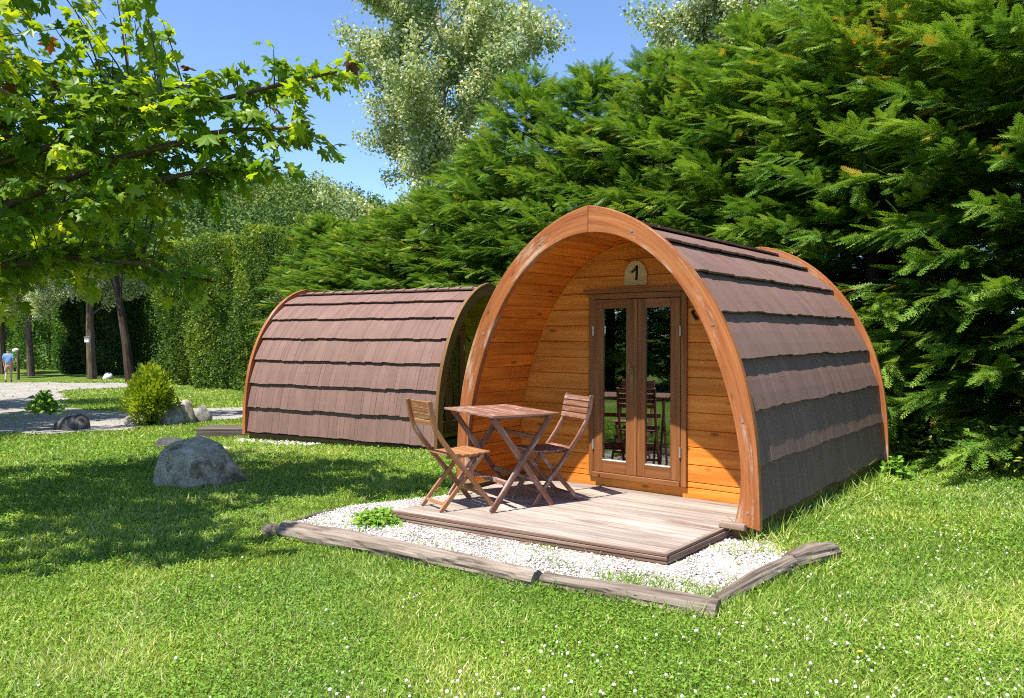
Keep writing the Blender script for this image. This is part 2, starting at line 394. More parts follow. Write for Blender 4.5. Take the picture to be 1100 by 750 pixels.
def in_poly(x, y, poly):
    x = np.asarray(x); y = np.asarray(y); c = np.zeros(x.shape, bool); n = len(poly)
    for i in range(n):
        x0, y0 = poly[i]; x1, y1 = poly[(i + 1) % n]
        if y0 == y1: continue
        k = ((y0 > y) != (y1 > y)) & (x < (x1 - x0) * (y - y0) / (y1 - y0) + x0)
        c ^= k
    return c
PATHS = [[(-9.5, -3.2), (-13.5, 0.26), (-12.5, 0.9), (-12.5, 2.1), (-13.2, 4.0), (-12.6, 6.5), (-10.5, 9.0), (-13.2, 10.0), (-16.0, 8.3), (-17.5, 6.5), (-17.9, 4.7), (-21.3, 4.6),
          (-33.6, 9.8), (-33.0, 12.1), (-34.0, 14.0), (-37.0, 13.7), (-42.0, 10.2), (-70, 9.5), (-70, -8), (-25, -14)]]
def on_path(x, y):
    r = np.zeros(np.asarray(x).shape, bool)
    for p in PATHS: r |= in_poly(x + 0.18 * np.sin(y * 2.3) + 0.1 * np.sin(y * 5.1 + x), y + 0.15 * np.sin(x * 1.9), p)
    return r
p = grid_mesh('gravel_path', np.arange(-70, -9, 0.2), np.arange(-14, 15, 0.2), zg, M['path'], keep=on_path, dz=0.02); p['kind'] = 'structure'
BED = [(-1.72, -1.83), (-0.5, -1.77), (0.7, -1.70), (1.72, -1.52), (1.80, -0.9), (1.86, -0.2), (1.55, 0.10), (0.0, 0.12), (-1.45, 0.05), (-1.9, -1.0)]
def in_bed(x, y): return in_poly(x, y, BED)
p = grid_mesh('gravel_bed', np.arange(-2.1, 2.1, 0.04), np.arange(-2.0, 0.3, 0.04),
              lambda x, y: np.maximum(zg(x, y), -0.125) + 0.008 * np.sin(x * 7) * np.sin(y * 9 + x * 3), M['gravel'], keep=in_bed, dz=0.035); p['kind'] = 'structure'

# ------------------------------------------------------------------ camping pods
S = 2.55
CO = [0.7495, -0.1023, -0.3039, 0.3908, -0.1817, 0.0343]
CI = [0.6586, 0.0085, -0.4043, 0.3295, -0.0708]
LEN = 4.04; WALL = 0.838
def profile(co, n=160, zend=0.0):
    th = np.linspace(0, 2.05, n); r = sum(c * th ** k for k, c in enumerate(co))
    P = np.stack([r * np.sin(th), 0.25 + r * np.cos(th)], -1) * S
    k = np.argmax(P[:, 1] < zend) if (P[:, 1] < zend).any() else n
    a, b = P[k - 1], P[k]; t = (a[1] - zend) / (a[1] - b[1])
    return np.vstack([P[:k], a + (b - a) * t])
def resample(P, n):
    s = np.concatenate([[0], np.cumsum(np.hypot(*np.diff(P, axis=0).T))])
    q = np.linspace(0, s[-1], n)
    return np.stack([np.interp(q, s, P[:, 0]), np.interp(q, s, P[:, 1])], -1)
class Arc:
    def __init__(s, P):
        s.P = P; s.s = np.concatenate([[0], np.cumsum(np.hypot(*np.diff(P, axis=0).T))]); s.L = s.s[-1]
    def at(s, q, off=0.0):
        q = np.asarray(q, float)
        x = np.interp(q, s.s, s.P[:, 0]); z = np.interp(q, s.s, s.P[:, 1])
        e = 0.03
        q0 = np.clip(q - e, 0, s.L); q1 = np.clip(q + e, 0, s.L)
        tx = np.interp(q1, s.s, s.P[:, 0]) - np.interp(q0, s.s, s.P[:, 0]); tz = np.interp(q1, s.s, s.P[:, 1]) - np.interp(q0, s.s, s.P[:, 1])
        l = np.hypot(tx, tz); nx, nz = -tz / l, tx / l
        return np.maximum(x + nx * off, 0.0), z + nz * off
OUT = Arc(profile(CO)); INN = Arc(profile(CI))
def inner_half(z):
    P = INN.P; i = np.argsort(P[:, 1]); return float(np.interp(z, P[i, 1], P[i, 0]))

def arch_half(sg, y0, y1):
    """one curved half of an end frame, between inner and outer outline"""
    n = 44
    Po = resample(profile(CO, zend=0.0), n); Pi = resample(profile(CI, zend=0.035), n)
    Po[:, 0] = np.maximum(Po[:, 0], 0.0015); Pi[:, 0] = np.maximum(Pi[:, 0], 0.0015)
    vs, gs, fs = [], [], []
    L = 0
    for i in range(n):
        if i: L += float(np.hypot(*(Po[i] - Po[i - 1])))
        for (q, y, rr) in ((Po[i], y0, 0.2), (Po[i], y1, 0.2), (Pi[i], y1, 0), (Pi[i], y0, 0)):
            vs.append((sg * q[0], y, q[1])); gs.append((L, rr, y))
    for i in range(n - 1):
        for k in range(4):
            a = i * 4 + k; b = i * 4 + (k + 1) % 4
            fs.append((a, b, b + 4, a + 4))
    fs.append((0, 1, 2, 3)); fs.append(tuple(4 * n - 4 + k for k in range(4)))
    mb = MB(); mb.add(vs, fs, gs); return mb

def make_pod():
    root = thing('camping_pod', 'x', 'camping pod')
    # --- end frames, each of two curved boards
    for (y0, y1, nm) in ((0.0, 0.06, 'front_arch'), (LEN - 0.05, LEN + 0.01, 'rear_arch')):
        for sg in (-1, 1):
            arch_half(sg, y0, y1).build(nm, M['arch'], root, bevel=0.006, seg=2)
    for (ang, sg) in ((0.25, 1), (0.9, 1), (1.45, 1), (1.92, 1), (0.3, -1), (0.95, -1), (1.5, -1)):
        ro = sum(c * ang ** k for k, c in enumerate(CO)); ri = sum(c * ang ** k for k, c in enumerate(CI)); r_ = (ro * 0.45 + ri * 0.55) * S
        c = (sg * r_ * math.sin(ang), 0.25 * S + r_ * math.cos(ang)); sm = MB(); sm.tube([(c[0], 0.002, c[1]), (c[0], -0.004, c[1])], 0.011, 8); sm.build('screw', M['steel'], root)
    # --- dark shell under the tiles
    q = np.linspace(0, OUT.L, 60); mb = MB()
    xo, zo = OUT.at(q, -0.100); xi, zi = OUT.at(q, -0.130)
    for sg in (-1, 1):
        vs, fs = [], []
        for i in range(len(q)):
            for (x, z) in ((xo[i], zo[i]), (xi[i], zi[i])):
                for y in (0.062, LEN - 0.052): vs.append((sg * x, y, max(z, 0.02)))
        for i in range(len(q) - 1):
            a = i * 4
            fs += [(a, a + 1, a + 5, a + 4), (a + 2, a + 6, a + 7, a + 3), (a, a + 4, a + 6, a + 2), (a + 1, a + 3, a + 7, a + 5)]
        mb.add(vs, fs)
    mb.build('roof_shell', M['under'], root)
    # --- tile courses: every shake is a slab of its own width and length
    V, F, G, T = [], [], [], []
    pitch = 0.417
    bots = [OUT.L - 0.055 - pitch * k for k in range(12)]
    bots = sorted([b for b in bots if b > 0.10])
    J = 5
    for sg in (-1, 1):
        for k, sb in enumerate(bots):
            st = max((bots[k - 1] if k else 0.0) - 0.06, 0.0)
            y = 0.064; yend = LEN - 0.056; wob = random.uniform(0, 9)
            while y < yend - 0.01:
                w = random.choice((0.05, 0.07, 0.09, 0.11, 0.14, 0.17)) * random.uniform(0.85, 1.15)
                w = min(w, yend - y)
                if yend - y - w < 0.03: w = yend - y
                jit = random.uniform(-0.008, 0.008) + 0.006 * math.sin(y * 5 + wob); lift = random.uniform(-0.0012, 0.0012)
                qs = np.linspace(st, sb + jit, J); t = np.linspace(0, 1, J)
                off = -0.098 + t * 0.036 + lift
                x0, z0 = OUT.at(qs, 0); xl, zl = OUT.at(qs, off); xh, zh = OUT.at(qs, off + 0.006 + 0.016 * t)
                n0 = len(V); gap = random.choice((0.0008, 0.0012, 0.0026)); ya, yb = y + gap, y + w - gap
                tt = random.random(); ox = random.uniform(0, 0.05)
                for i in range(J):
                    for (xx, zz, yy) in ((xl[i], zl[i], ya), (xh[i], zh[i], ya), (xh[i], zh[i], yb), (xl[i], zl[i], yb)):
                        V.append((sg * xx, yy, zz)); G.append((qs[i] + ox, yy, 0)); T.append(tt)
                for i in range(J - 1):
                    for c in range(4):
                        a = n0 + i * 4 + c; b = n0 + i * 4 + (c + 1) % 4
                        F.append((a, b, b + 4, a + 4) if sg > 0 else (a, a + 4, b + 4, b))
                e = n0 + 4 * (J - 1); F.append((e, e + 1, e + 2, e + 3) if sg > 0 else (e + 3, e + 2, e + 1, e))
                y += w
    # ridge caps
    y = 0.064
    zr = S - 0.10
    while y < LEN - 0.10:
        w = random.uniform(0.20, 0.26); w = min(w, LEN - 0.056 - y)
        for sg in (-1, 1):
            n0 = len(V); tt = random.random(); rise = 0.012
            for (yy, up) in ((y, rise + 0.012), (y + w + 0.02, 0.004)):
                for (xx, zz) in ((0.0, zr + 0.030 + up), (0.135, zr - 0.038 + up), (0.135, zr - 0.058 + up), (0.0, zr + 0.008 + up)):
                    V.append((sg * xx, yy, zz)); G.append((xx, yy, 5)); T.append(tt)
            for c in range(4):
                a = n0 + c; b = n0 + (c + 1) % 4; F.append((a, b, b + 4, a + 4))
            F.append((n0, n0 + 1, n0 + 2, n0 + 3)); F.append((n0 + 7, n0 + 6, n0 + 5, n0 + 4))
        y += w
    mesh_np('tile_roof', V, F, M['tile'], root, tint=T, gco=G)
    # --- porch lining: narrow boards running back from the front frame
    Pl = Arc(profile(CI, zend=0.0)); mb = MB(); nb = 23
    for sg in (-1, 1):
        for i in range(nb):
            a0 = Pl.L * i / nb; a1 = Pl.L * (i + 1) / nb
            qs = np.array([a0 + 0.0, a0 + 0.004, a1 - 0.004, a1])
            dd = np.array([0.016, 0.006, 0.006, 0.016])
            x, z = Pl.at(qs, 0.0); x2, z2 = Pl.at(qs, dd); x3, z3 = Pl.at(qs, 0.03)
            vs, gs = [], []
            for (X, Z) in ((x2, z2), (x3, z3)):
                for j in range(4):
                    for y in (0.062, WALL + 0.05):
                        vs.append((sg * X[j], y, max(Z[j], -0.005))); gs.append((y, qs[j], 0))
            fs = [(0, 1, 3, 2), (2, 3, 5, 4), (4, 5, 7, 6), (8, 10, 11, 9), (10, 12, 13, 11), (12, 14, 15, 13)]
            mb.add(vs, fs, gs)
    mb.build('porch_lining', M['lining'], root)
    # --- end wall: horizontal tongue and groove boards around the door opening
    DX0, DX1, DZ0, DZ1 = -0.50, 0.525, 0.085, 1.845
    mb = MB(); pitchw = 0.156; z = -0.02
    def board(x00, x01, x10, x11, za, zb):
        """bottom edge x00..x01 at za, top edge x10..x11 at zb; chamfered long edges"""
        c = 0.006; yf = WALL; d = 0.03
        if x01 - x00 < 0.02 and x11 - x10 < 0.02: return
        vs, gs = [], []
        for (zz, y, f) in ((za, yf + 0.012, 0), (za + c, yf, 0.06), (zb - c, yf, 0.94), (zb, yf + 0.012, 1)):
            for (xl, xr) in ((x00 + (x10 - x00) * f, x01 + (x11 - x01) * f),):
                vs += [(xl, y, zz), (xr, y, zz)]; gs += [(xl, zz, y), (xr, zz, y)]
        vs += [(x00, yf + d, za), (x01, yf + d, za), (x10, yf + d, zb), (x11, yf + d, zb)]; gs += [(v[0], v[2], v[1]) for v in vs[-4:]]
        fs = [(0, 1, 3, 2), (2, 3, 5, 4), (4, 5, 7, 6), (8, 10, 11, 9), (0, 8, 9, 1), (6, 7, 11, 10), (0, 2, 4, 6, 10, 8), (1, 9, 11, 7, 5, 3)]
        mb.add(vs, fs, gs)
    apex_z = INN.P[0, 1]
    while z < apex_z:
        za, zb = z, min(z + pitchw, apex_z + 0.02)
        cuts = [za] + [c for c in (DZ0, DZ1) if za < c < zb] + [zb]
        for a, b in zip(cuts[:-1], cuts[1:]):
            wa = inner_half(max(a, 0.0)) + 0.035; wb = inner_half(max(b, 0.0)) + 0.035
            if b > apex_z: wb = 0.30
            mid = (a + b) / 2
            if DZ0 < mid < DZ1:
                board(-wa, DX0, -wb, DX0, a, b); board(DX1, wa, DX1, wb, a, b)
            else: board(-wa, wa, -wb, wb, a, b)
        z += pitchw
    mb.build('end_wall', M['wall'], root)
    # thin bead where wall and lining meet
    mb = MB()
    for sg in (-1, 1):
        q = np.linspace(0.0, INN.L, 40); x, z = INN.at(q, -0.004)
        mb.sweep([(sg * x[i], WALL - 0.006, z[i]) for i in range(40)], 0.012, 0.012, side=(0, 1, 0))
    mb.build('wall_bead', M['wall'], root)
    # --- door frame
    yf = WALL - 0.028
    fr = MB(); cw = 0.055
    fr.box((DX0 + cw / 2, WALL + 0.0, (DZ0 + DZ1) / 2), (cw, 0.06, DZ1 - DZ0), grain=2)
    fr.box((DX1 - cw / 2, WALL + 0.0, (DZ0 + DZ1) / 2), (cw, 0.06, DZ1 - DZ0), grain=2)
    fr.box(((DX0 + DX1) / 2, WALL + 0.002, DZ1 - cw / 2), (DX1 - DX0 - 2 * cw - 0.002, 0.06, cw), grain=0)
    fr.box(((DX0 + DX1) / 2, WALL - 0.008, DZ0 + 0.024), (DX1 - DX0 - 2 * cw - 0.002, 0.09, 0.048), grain=0)
    dfr = fr.build('door_frame', M['door'], root, bevel=0.004)
    cp = MB(); cp.box(((DX0 + DX1) / 2 - 0.015, WALL - 0.020, DZ1 + 0.022), (DX1 - DX0 + 0.07, 0.075, 0.040), grain=0)
    cp.build('drip_cap', M['door'], dfr, bevel=0.004)
    # --- two door leaves
    lx0, lx1 = DX0 + cw + 0.003, DX1 - cw - 0.003; mid = (lx0 + lx1) / 2
    for k, (a, b) in enumerate(((lx0, mid - 0.0015), (mid + 0.0015, lx1))):
        z0, z1 = DZ0 + 0.051, DZ1 - cw - 0.004
        st = 0.098; yc = WALL - 0.012; th = 0.045
        lm = MB()
        lm.box((a + st / 2, yc, (z0 + z1) / 2), (st, th, z1 - z0), grain=2); lm.box((b - st / 2, yc, (z0 + z1) / 2), (st, th, z1 - z0), grain=2)
        rt, rb = 0.085, 0.115
        lm.box(((a + b) / 2, yc + 0.001, z1 - rt / 2), (b - a - 2 * st, th - 0.002, rt), grain=0)
        lm.box(((a + b) / 2, yc + 0.001, z0 + rb / 2), (b - a - 2 * st, th - 0.002, rb), grain=0)
        leafo = lm.build('door_leaf', M['door'], root, bevel=0.004)
        gm = MB(); gm.box(((a + b) / 2, yc + 0.004, (z0 + rb + z1 - rt) / 2), (b - a - 2 * st + 0.004, 0.006, z1 - rt - z0 - rb + 0.004))
        gm.build('glass_pane', M['glass'], leafo)
        sm = MB(); sm.box(((a + b) / 2, yc - 0.012, z0 + rb + 0.004), (b - a - 2 * st - 0.002, 0.014, 0.007)); sm.build('glazing_bead', M['white'], leafo)
        hx_ = a - 0.002 if k == 0 else b + 0.002
        for hz in (z0 + 0.26, z1 - 0.30):
            hm = MB(); hm.tube([(hx_, yc - th / 2 - 0.006, hz - 0.045), (hx_, yc - th / 2 - 0.006, hz + 0.045)], 0.010, 10); hm.build('hinge', M['steel'], leafo, smooth=False)
        if k == 0:
            hm = MB(); hx2 = b - 0.035; yy = yc - th / 2
            hm.box((hx2, yy - 0.003, 1.03), (0.034, 0.006, 0.23)); hm.tube([(hx2, yy, 1.09), (hx2, yy - 0.045, 1.09)], 0.010, 8)
            hm.tube([(hx2, yy - 0.045, 1.09), (hx2 - 0.012, yy - 0.050, 1.13), (hx2 + 0.004, yy - 0.050, 1.19)], 0.009, 8); hm.build('handle', M['brass'], leafo)
        else:
            hm = MB(); ast = a + 0.006
            hm.box((ast, yc - th / 2 - 0.006, (z0 + z1) / 2), (0.03, 0.012, z1 - z0 - 0.004), grain=2); hm.build('cover_strip', M['door'], leafo, bevel=0.003)
    hk = MB(); hk.tube([(DX1 + 0.055, WALL, 1.66), (DX1 + 0.055, WALL - 0.03, 1.655), (DX1 + 0.075, WALL - 0.05, 1.63), (DX1 + 0.11, WALL - 0.05, 1.585)], [0.012, 0.012, 0.015, 0.018], 8)
    hk.build('wall_hook', M['black'], root)
    # --- floor, rear wall, skids, a plain dark room behind the glass
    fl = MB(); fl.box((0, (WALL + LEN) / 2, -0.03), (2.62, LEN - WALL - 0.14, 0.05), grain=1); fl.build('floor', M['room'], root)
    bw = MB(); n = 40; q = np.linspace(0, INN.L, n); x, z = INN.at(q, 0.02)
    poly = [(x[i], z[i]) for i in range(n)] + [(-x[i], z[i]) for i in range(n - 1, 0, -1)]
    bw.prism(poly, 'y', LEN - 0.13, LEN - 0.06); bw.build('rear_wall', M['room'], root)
    for sg in (-1, 1):
        bm = MB(); bm.box((sg * 1.33, LEN / 2, -0.045), (0.10, LEN - 0.05, 0.15), grain=1); bm.build('base_beam', M['beam'], root, bevel=0.005)
    for (fx, fy) in ((1.30, LEN - 0.25), (-1.30, LEN - 0.25), (-1.30, 0.45), (-1.30, 2.0)):
        bm = MB(); bm.box((fx, fy, -0.18), (0.2, 0.28, 0.13)); bm.build('footing_block', M['concrete'], root, bevel=0.01)
    return root

pod = make_pod()
tag(pod, 'brown shingled arched camping pod with glazed double doors, numbered 1, behind the table', 'camping pod', 'arched camping pods')
pod2 = copy_tree(pod)
pod2.location = (-4.549, 4.226, -0.254); pod2.rotation_euler = (0, 0, R(90) + 0.147)
tag(pod2, 'brown shingled arched camping pod seen side on, half hidden behind the pod with the number', 'camping pod', 'arched camping pods')
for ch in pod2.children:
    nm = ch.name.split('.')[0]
    rep = {'front_arch': 'arch_brown', 'rear_arch': 'arch', 'end_wall': 'wall_bounce', 'porch_lining': 'wall_bounce', 'wall_bead': 'wall_bounce'}.get(nm)
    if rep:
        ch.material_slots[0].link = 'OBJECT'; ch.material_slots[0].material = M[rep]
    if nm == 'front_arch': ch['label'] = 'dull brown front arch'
    if nm == 'end_wall': ch['label'] = 'plank wall with green bounce light in its colour'
# weathered board stubs at the rear top of the second pod
mb = MB(); mb.bar((-0.42, LEN + 0.03, 2.22), (-0.62, LEN + 0.10, 2.46), 0.05, 0.018, side=(0, 1, 0)); mb.bar((-0.52, LEN + 0.04, 2.22), (-0.80, LEN + 0.08, 2.36), 0.05, 0.018, side=(0, 1, 0))
mb.build('board_stub', M['log'], pod2)
# number plate of the first pod
mb = MB(); px, pz, pw = 0.005, 1.912, 0.118
poly = [(px - pw, pz), (px + pw, pz)] + [(px + pw * math.cos(R(a)), pz + 0.085 + 0.145 * math.sin(R(a))) for a in range(0, 181, 12)]
mb.prism(poly, 'y', WALL - 0.024, WALL - 0.002)
plate = mb.build('number_plate', M['plate'], pod, bevel=0.003)
plate['label'] = 'pale arched plate reading 1'
mb = MB()
def stroke(pts, w):
    for a, b in zip(pts[:-1], pts[1:]): mb.bar((px + a[0], WALL - 0.026, pz + a[1]), (px + b[0], WALL - 0.026, pz + b[1]), w, 0.005, side=(b[1] - a[1], 0, -(b[0] - a[0])))
stroke([(0.012, 0.045), (0.020, 0.175)], 0.024); stroke([(0.022, 0.178), (-0.018, 0.130), (-0.040, 0.122)], 0.020)
mb.build('digit', M['black'], plate)

# ------------------------------------------------------------------ deck
deck = thing('timber_deck', 'weathered grey timber deck in front of the numbered pod, carrying the table and chairs', 'deck')
fl_, fr_ = np.array([-1.16, -1.145]), np.array([1.195, -0.925]); bl_, br_ = np.array([-1.27, 0.828]), np.array([1.24, 0.828])
mb = MB(); nb = 15
for i in range(nb):
    f0, f1 = i / nb, (i + 1) / nb
    g_ = 0.005 / 2.0
    a, b = fl_ + (bl_ - fl_) * (f0 + g_), fr_ + (br_ - fr_) * (f0 + g_); c, d = fr_ + (br_ - fr_) * (f1 - g_), fl_ + (bl_ - fl_) * (f1 - g_)
    top = -0.004 + random.uniform(-0.002, 0.002); vs = [(*q, zz) for zz in (top - 0.026, top) for q in (a, b, c, d)]
    gs = [(v[0], v[1], v[2]) for v in vs]
    mb.add(vs, [(3, 2, 1, 0), (4, 5, 6, 7), (0, 1, 5, 4), (1, 2, 6, 5), (2, 3, 7, 6), (3, 0, 4, 7)], gs)
mb.build('deck_boards', M['deck'], deck, bevel=0.004)
mb = MB()
for j in range(4):
    zc = -0.013 - j * 0.026; o = 0.006 * (j % 2)
    d = (fr_ - fl_); d = d / np.linalg.norm(d); nrm = np.array([d[1], -d[0]])
    a = fl_ + nrm * (0.014 + o); b = fr_ + nrm * (0.014 + o) + d * 0.028
    mb.bar((*a, zc), (*b, zc), 0.024, 0.023, side=(nrm[0], nrm[1], 0))
    e = br_ * 0.35 + fr_ * 0.65 if False else fr_ + (br_ - fr_) * 0.60
    d2 = (br_ - fr_) / np.linalg.norm(br_ - fr_); n2 = np.array([d2[1], -d2[0]])
    a = fr_ + n2 * (0.014 + o) + d2 * 0.0; b = e + n2 * (0.014 + o)
    mb.bar((*a, zc - 0.001), (*b, zc - 0.001), 0.024, 0.023, side=(n2[0], n2[1], 0))
mb.build('edge_trim', M['deck_edge'], deck, bevel=0.003)
mb = MB(); mb.box((0, -0.45, -0.075), (2.2, 0.9, 0.08)); mb.build('under_frame', M['beam'], deck)
o = MB(); o.box((1.30, -0.03, 0.022), (0.20, 0.05, 0.045), grain=0); o.build('deck_block', M['deck_edge'], deck, bevel=0.004)

# ------------------------------------------------------------------ folding table and chairs
tb = thing('folding_table', 'reddish wooden folding table with slatted top and crossed legs on the deck', 'table', (-0.713, -0.301, 0), -0.392)
A_, B_, H_ = 0.455, 0.325, 0.795
mb = MB(); ns = 9; sw = 2 * B_ / ns
for i in range(ns):
    mb.box((0, -B_ + sw * (i + 0.5), H_ - 0.010), (2 * A_ - 0.05, sw - 0.005, 0.019), grain=0)
for sx in (-1, 1): mb.box((sx * (A_ - 0.012), 0, H_ - 0.010), (0.024, 2 * B_, 0.020), grain=1)
for sx in (-1, 1): mb.box((sx * (A_ - 0.10), 0, H_ - 0.032), (0.035, 2 * B_ - 0.06, 0.024), grain=1)
mb.build('tabletop', M['chair_red'], tb, bevel=0.003)
for sx in (-1, 1):
    for sy in (-1, 1):
        x = sx * (A_ - 0.055 - (0.028 if sy > 0 else 0))
        mb = MB(); mb.bar((x, sy * 0.30, 0.0), (x, -sy * 0.27, H_ - 0.030), 0.024, 0.048, side=(1, 0, 0)); mb.build('leg', M['chair_red'], tb, bevel=0.003)
for (y, z) in ((0.14, 0.22), (-0.14, 0.22), (0.16, 0.58)):
    mb = MB(); mb.box((0, y, z), (2 * A_ - 0.17, 0.022, 0.04), grain=0); mb.build('stretcher', M['chair_red'], tb, bevel=0.003)

def make_chair():
    r = thing('folding_chair', 'x', 'chair')
    w = 0.185
    mt = M['chair_light']
    def stile(s):
        b = MB(); b.sweep([(s * w, -0.345, 0.915), (s * w, -0.325, 0.80), (s * w, -0.285, 0.68), (s * w, -0.215, 0.575), (s * w, -0.13, 0.47), (s * w, 0.06, 0.245), (s * w, 0.265, 0.0)], 0.022, 0.040, side=(1, 0, 0)); return b
    for s in (-1, 1): stile(s).build('back_leg', mt, r, bevel=0.003)
    for s in (-1, 1):
        b = MB(); b.bar((s * (w - 0.026), 0.18, 0.435), (s * (w - 0.026), -0.225, 0.0), 0.020, 0.038, side=(1, 0, 0)); b.build('cross_leg', mt, r, bevel=0.003)
    b = MB()
    for i in range(6):
        y = -0.135 + i * 0.068; b.box((0, y, 0.457 + 0.004 * math.cos(i * 1.2)), (2 * w - 0.03 if i < 2 else 2 * w + 0.02, 0.060, 0.016), grain=0)
    for s in (-1, 1): b.box((s * (w - 0.052), 0.03, 0.437), (0.022, 0.36, 0.024), grain=1)
    b.build('seat', mt, r, bevel=0.003)
    b = MB()
    for i in range(4):
        z = 0.728 + i * 0.052; y = -0.293 - 0.052 * (z - 0.70) / 0.22
        b.box((0, y + 0.020, z), (2 * w + 0.022, 0.014, 0.044), Matrix.Rotation(R(14), 3, 'X'), 0)
    b.build('backrest', mt, r, bevel=0.003)
    b = MB(); b.box((0, -0.178, 0.052), (2 * w - 0.07, 0.018, 0.024), grain=0); b.build('stretcher', mt, r, bevel=0.002)
    b = MB(); b.box((0, 0.175, 0.112), (2 * w - 0.024, 0.018, 0.024), grain=0); b.build('stretcher', mt, r, bevel=0.002)
    return r
ch1 = make_chair(); ch1.location = (-0.884, -0.707, 0); ch1.rotation_euler = (0, 0, -0.306)
tag(ch1, 'golden wooden folding chair nearest the deck corner, its seat turned towards the pod', 'chair', 'folding chairs at the table')
ch2 = copy_tree(ch1); ch2.location = (-0.411, -0.009, 0); ch2.rotation_euler = (0, 0, 2.749)
tag(ch2, 'reddish worn wooden folding chair standing beside the glazed door', 'chair', 'folding chairs at the table')
for ch in ch2.children:
    ch.material_slots[0].link = 'OBJECT'; ch.material_slots[0].material = M['chair_red']

# ------------------------------------------------------------------ logs edging the gravel
def make_log(name, label, pts, rad, m='log', n=16, cat='log'):
    from mathutils import noise as mn
    P = [np.array(q, float) for q in pts]; fine = []; rr = []
    for i in range(len(P) - 1):
        k = max(6, int(np.linalg.norm(P[i + 1] - P[i]) / 0.035))
        for t in np.linspace(0, 1, k + 1)[:-1 if i < len(P) - 2 else None]:
            fine.append(P[i] * (1 - t) + P[i + 1] * t); rr.append(rad[i] * (1 - t) + rad[i + 1] * t)
    b = MB(); ph = random.uniform(0, 60); n = 28
    b.tube(fine, rr, n)
    for i, c in enumerate(fine):
        for k in range(n):
            v = Vector(b.v[i * n + k]); d = v - Vector(c); an = 2 * math.pi * k / n
            q = Vector((i * 0.035 * 1.2 + ph, math.cos(an) * 1.3, math.sin(an) * 1.3)); q2 = Vector((i * 0.035 * 2.0 + ph, math.cos(an) * 5, math.sin(an) * 5))
            f = 1 + 0.16 * mn.noise(q) + 0.10 * mn.noise(q2) - 0.16 * max(0, 0.13 - abs(mn.noise(q2 * 0.8 + Vector((9, 0, 0))))) / 0.13
            b.v[i * n + k] = tuple(Vector(c) + d * f)
    o = b.build(name, M[m], None)
    return tag(o, label, cat, 'logs edging the gravel bed' if cat == 'log' else None)
make_log('edging_log', 'long weathered grey log along the left half of the gravel bed front', [(-1.63, -1.88, -0.095), (-0.6, -1.80, -0.085), (0.72, -1.715, -0.09)], [0.085, 0.082, 0.070])
make_log('edging_log', 'weathered grey log along the right half of the gravel bed front', [(0.74, -1.685, -0.095), (1.3, -1.61, -0.085), (1.84, -1.545, -0.085)], [0.055, 0.062, 0.066])
make_log('edging_log', 'thin pale log running back along the right end of the gravel bed', [(1.76, -1.40, -0.10), (1.80, -0.9, -0.085), (1.86, -0.36, -0.085)], [0.050, 0.058, 0.062])
make_log('edging_log', 'short gnarled log end lying thick and rounded on the lawn', [(1.855, -0.40, -0.075), (1.92, -0.2, -0.065), (1.99, 0.06, -0.075)], [0.070, 0.088, 0.075])
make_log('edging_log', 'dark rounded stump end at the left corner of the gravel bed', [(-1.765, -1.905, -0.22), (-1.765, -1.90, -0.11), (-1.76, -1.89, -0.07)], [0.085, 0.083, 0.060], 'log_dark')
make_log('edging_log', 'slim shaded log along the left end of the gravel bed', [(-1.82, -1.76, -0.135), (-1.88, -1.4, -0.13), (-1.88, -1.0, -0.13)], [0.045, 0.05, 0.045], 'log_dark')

# ------------------------------------------------------------------ stones
def rock(name, label, loc, size, rz, seed, m, group=None, cat='stone', sub=4, pts=None, amp=0.22):
    import bmesh
    bm = bmesh.new(); bmesh.ops.create_icosphere(bm, subdivisions=sub, radius=1.0)
    rg = random.Random(seed)
    planes = [(Vector((rg.gauss(0, 1), rg.gauss(0, 1), rg.gauss(0.2, 0.8))).normalized(), rg.uniform(0.62, 0.9)) for _ in range(11)]
    from mathutils import noise as mn
    for v in bm.verts:
        p = v.co.copy()
        for (d, h_) in planes:
            e = p.dot(d) - h_
            if e > 0: p -= d * e * 0.85
        nn = mn.fractal(p * 1.7 + Vector((seed, 0, 0)), 1.0, 2.0, 5)
        p *= 1 + amp * 0.5 * nn
        if pts: p = pts(p)
        v.co = Vector((p.x * size[0], p.y * size[1], p.z * size[2]))
    me = bpy.data.meshes.new(name); bm.to_mesh(me); bm.free()
    me.polygons.foreach_set('use_smooth', [True] * len(me.polygons))
    o = link_mesh(name, me, M[m]); o.location = loc; o.rotation_euler = (0, 0, rz)
    return tag(o, label, cat, group)
def boulder_shape(p):
    # blunt steep left end, broad crest left of the middle, long slope down to the right
    k = 1.06 - 0.46 * max(0.0, p.x + 0.25) ** 1.35
    sx = 1.0 + (0.10 if p.x < 0 else 0.0) * abs(p.z)
    z = p.z
    if z > 0: z = math.copysign(abs(z) ** 0.82, z) * k
    return Vector((p.x * sx, p.y, z if z > 0 else z * 0.5))
rock('boulder', 'large rounded grey boulder lying on the shaded lawn', (-4.60, -0.80, -0.22), (0.60, 0.42, 0.58), R(38), 5, 'boulder', cat='boulder', sub=5, pts=boulder_shape, amp=0.13)
zz = lambda x, y: float(zg(x, y))
SG = 'stones along the gravel path'
rock('path_stone', 'flat dark shaded stone beside the path, leftmost of the path stones', (-13.4, 1.55, zz(-13.4, 1.55) + 0.05), (0.36, 0.3, 0.32), 0.6, 21, 'slate', SG, sub=3)
rock('path_stone', 'small pale stone between the dark stone and the golden shrub', (-13.3, 2.75, zz(-13.3, 2.75) + 0.05), (0.20, 0.18, 0.24), 0.2, 22, 'stone', SG, sub=3)
rock('path_stone', 'mottled stone touching the right side of the golden shrub', (-12.65, 3.30, zz(-12.6, 3.3) + 0.08), (0.27, 0.25, 0.34), 1.2, 23, 'stone', SG, sub=3)
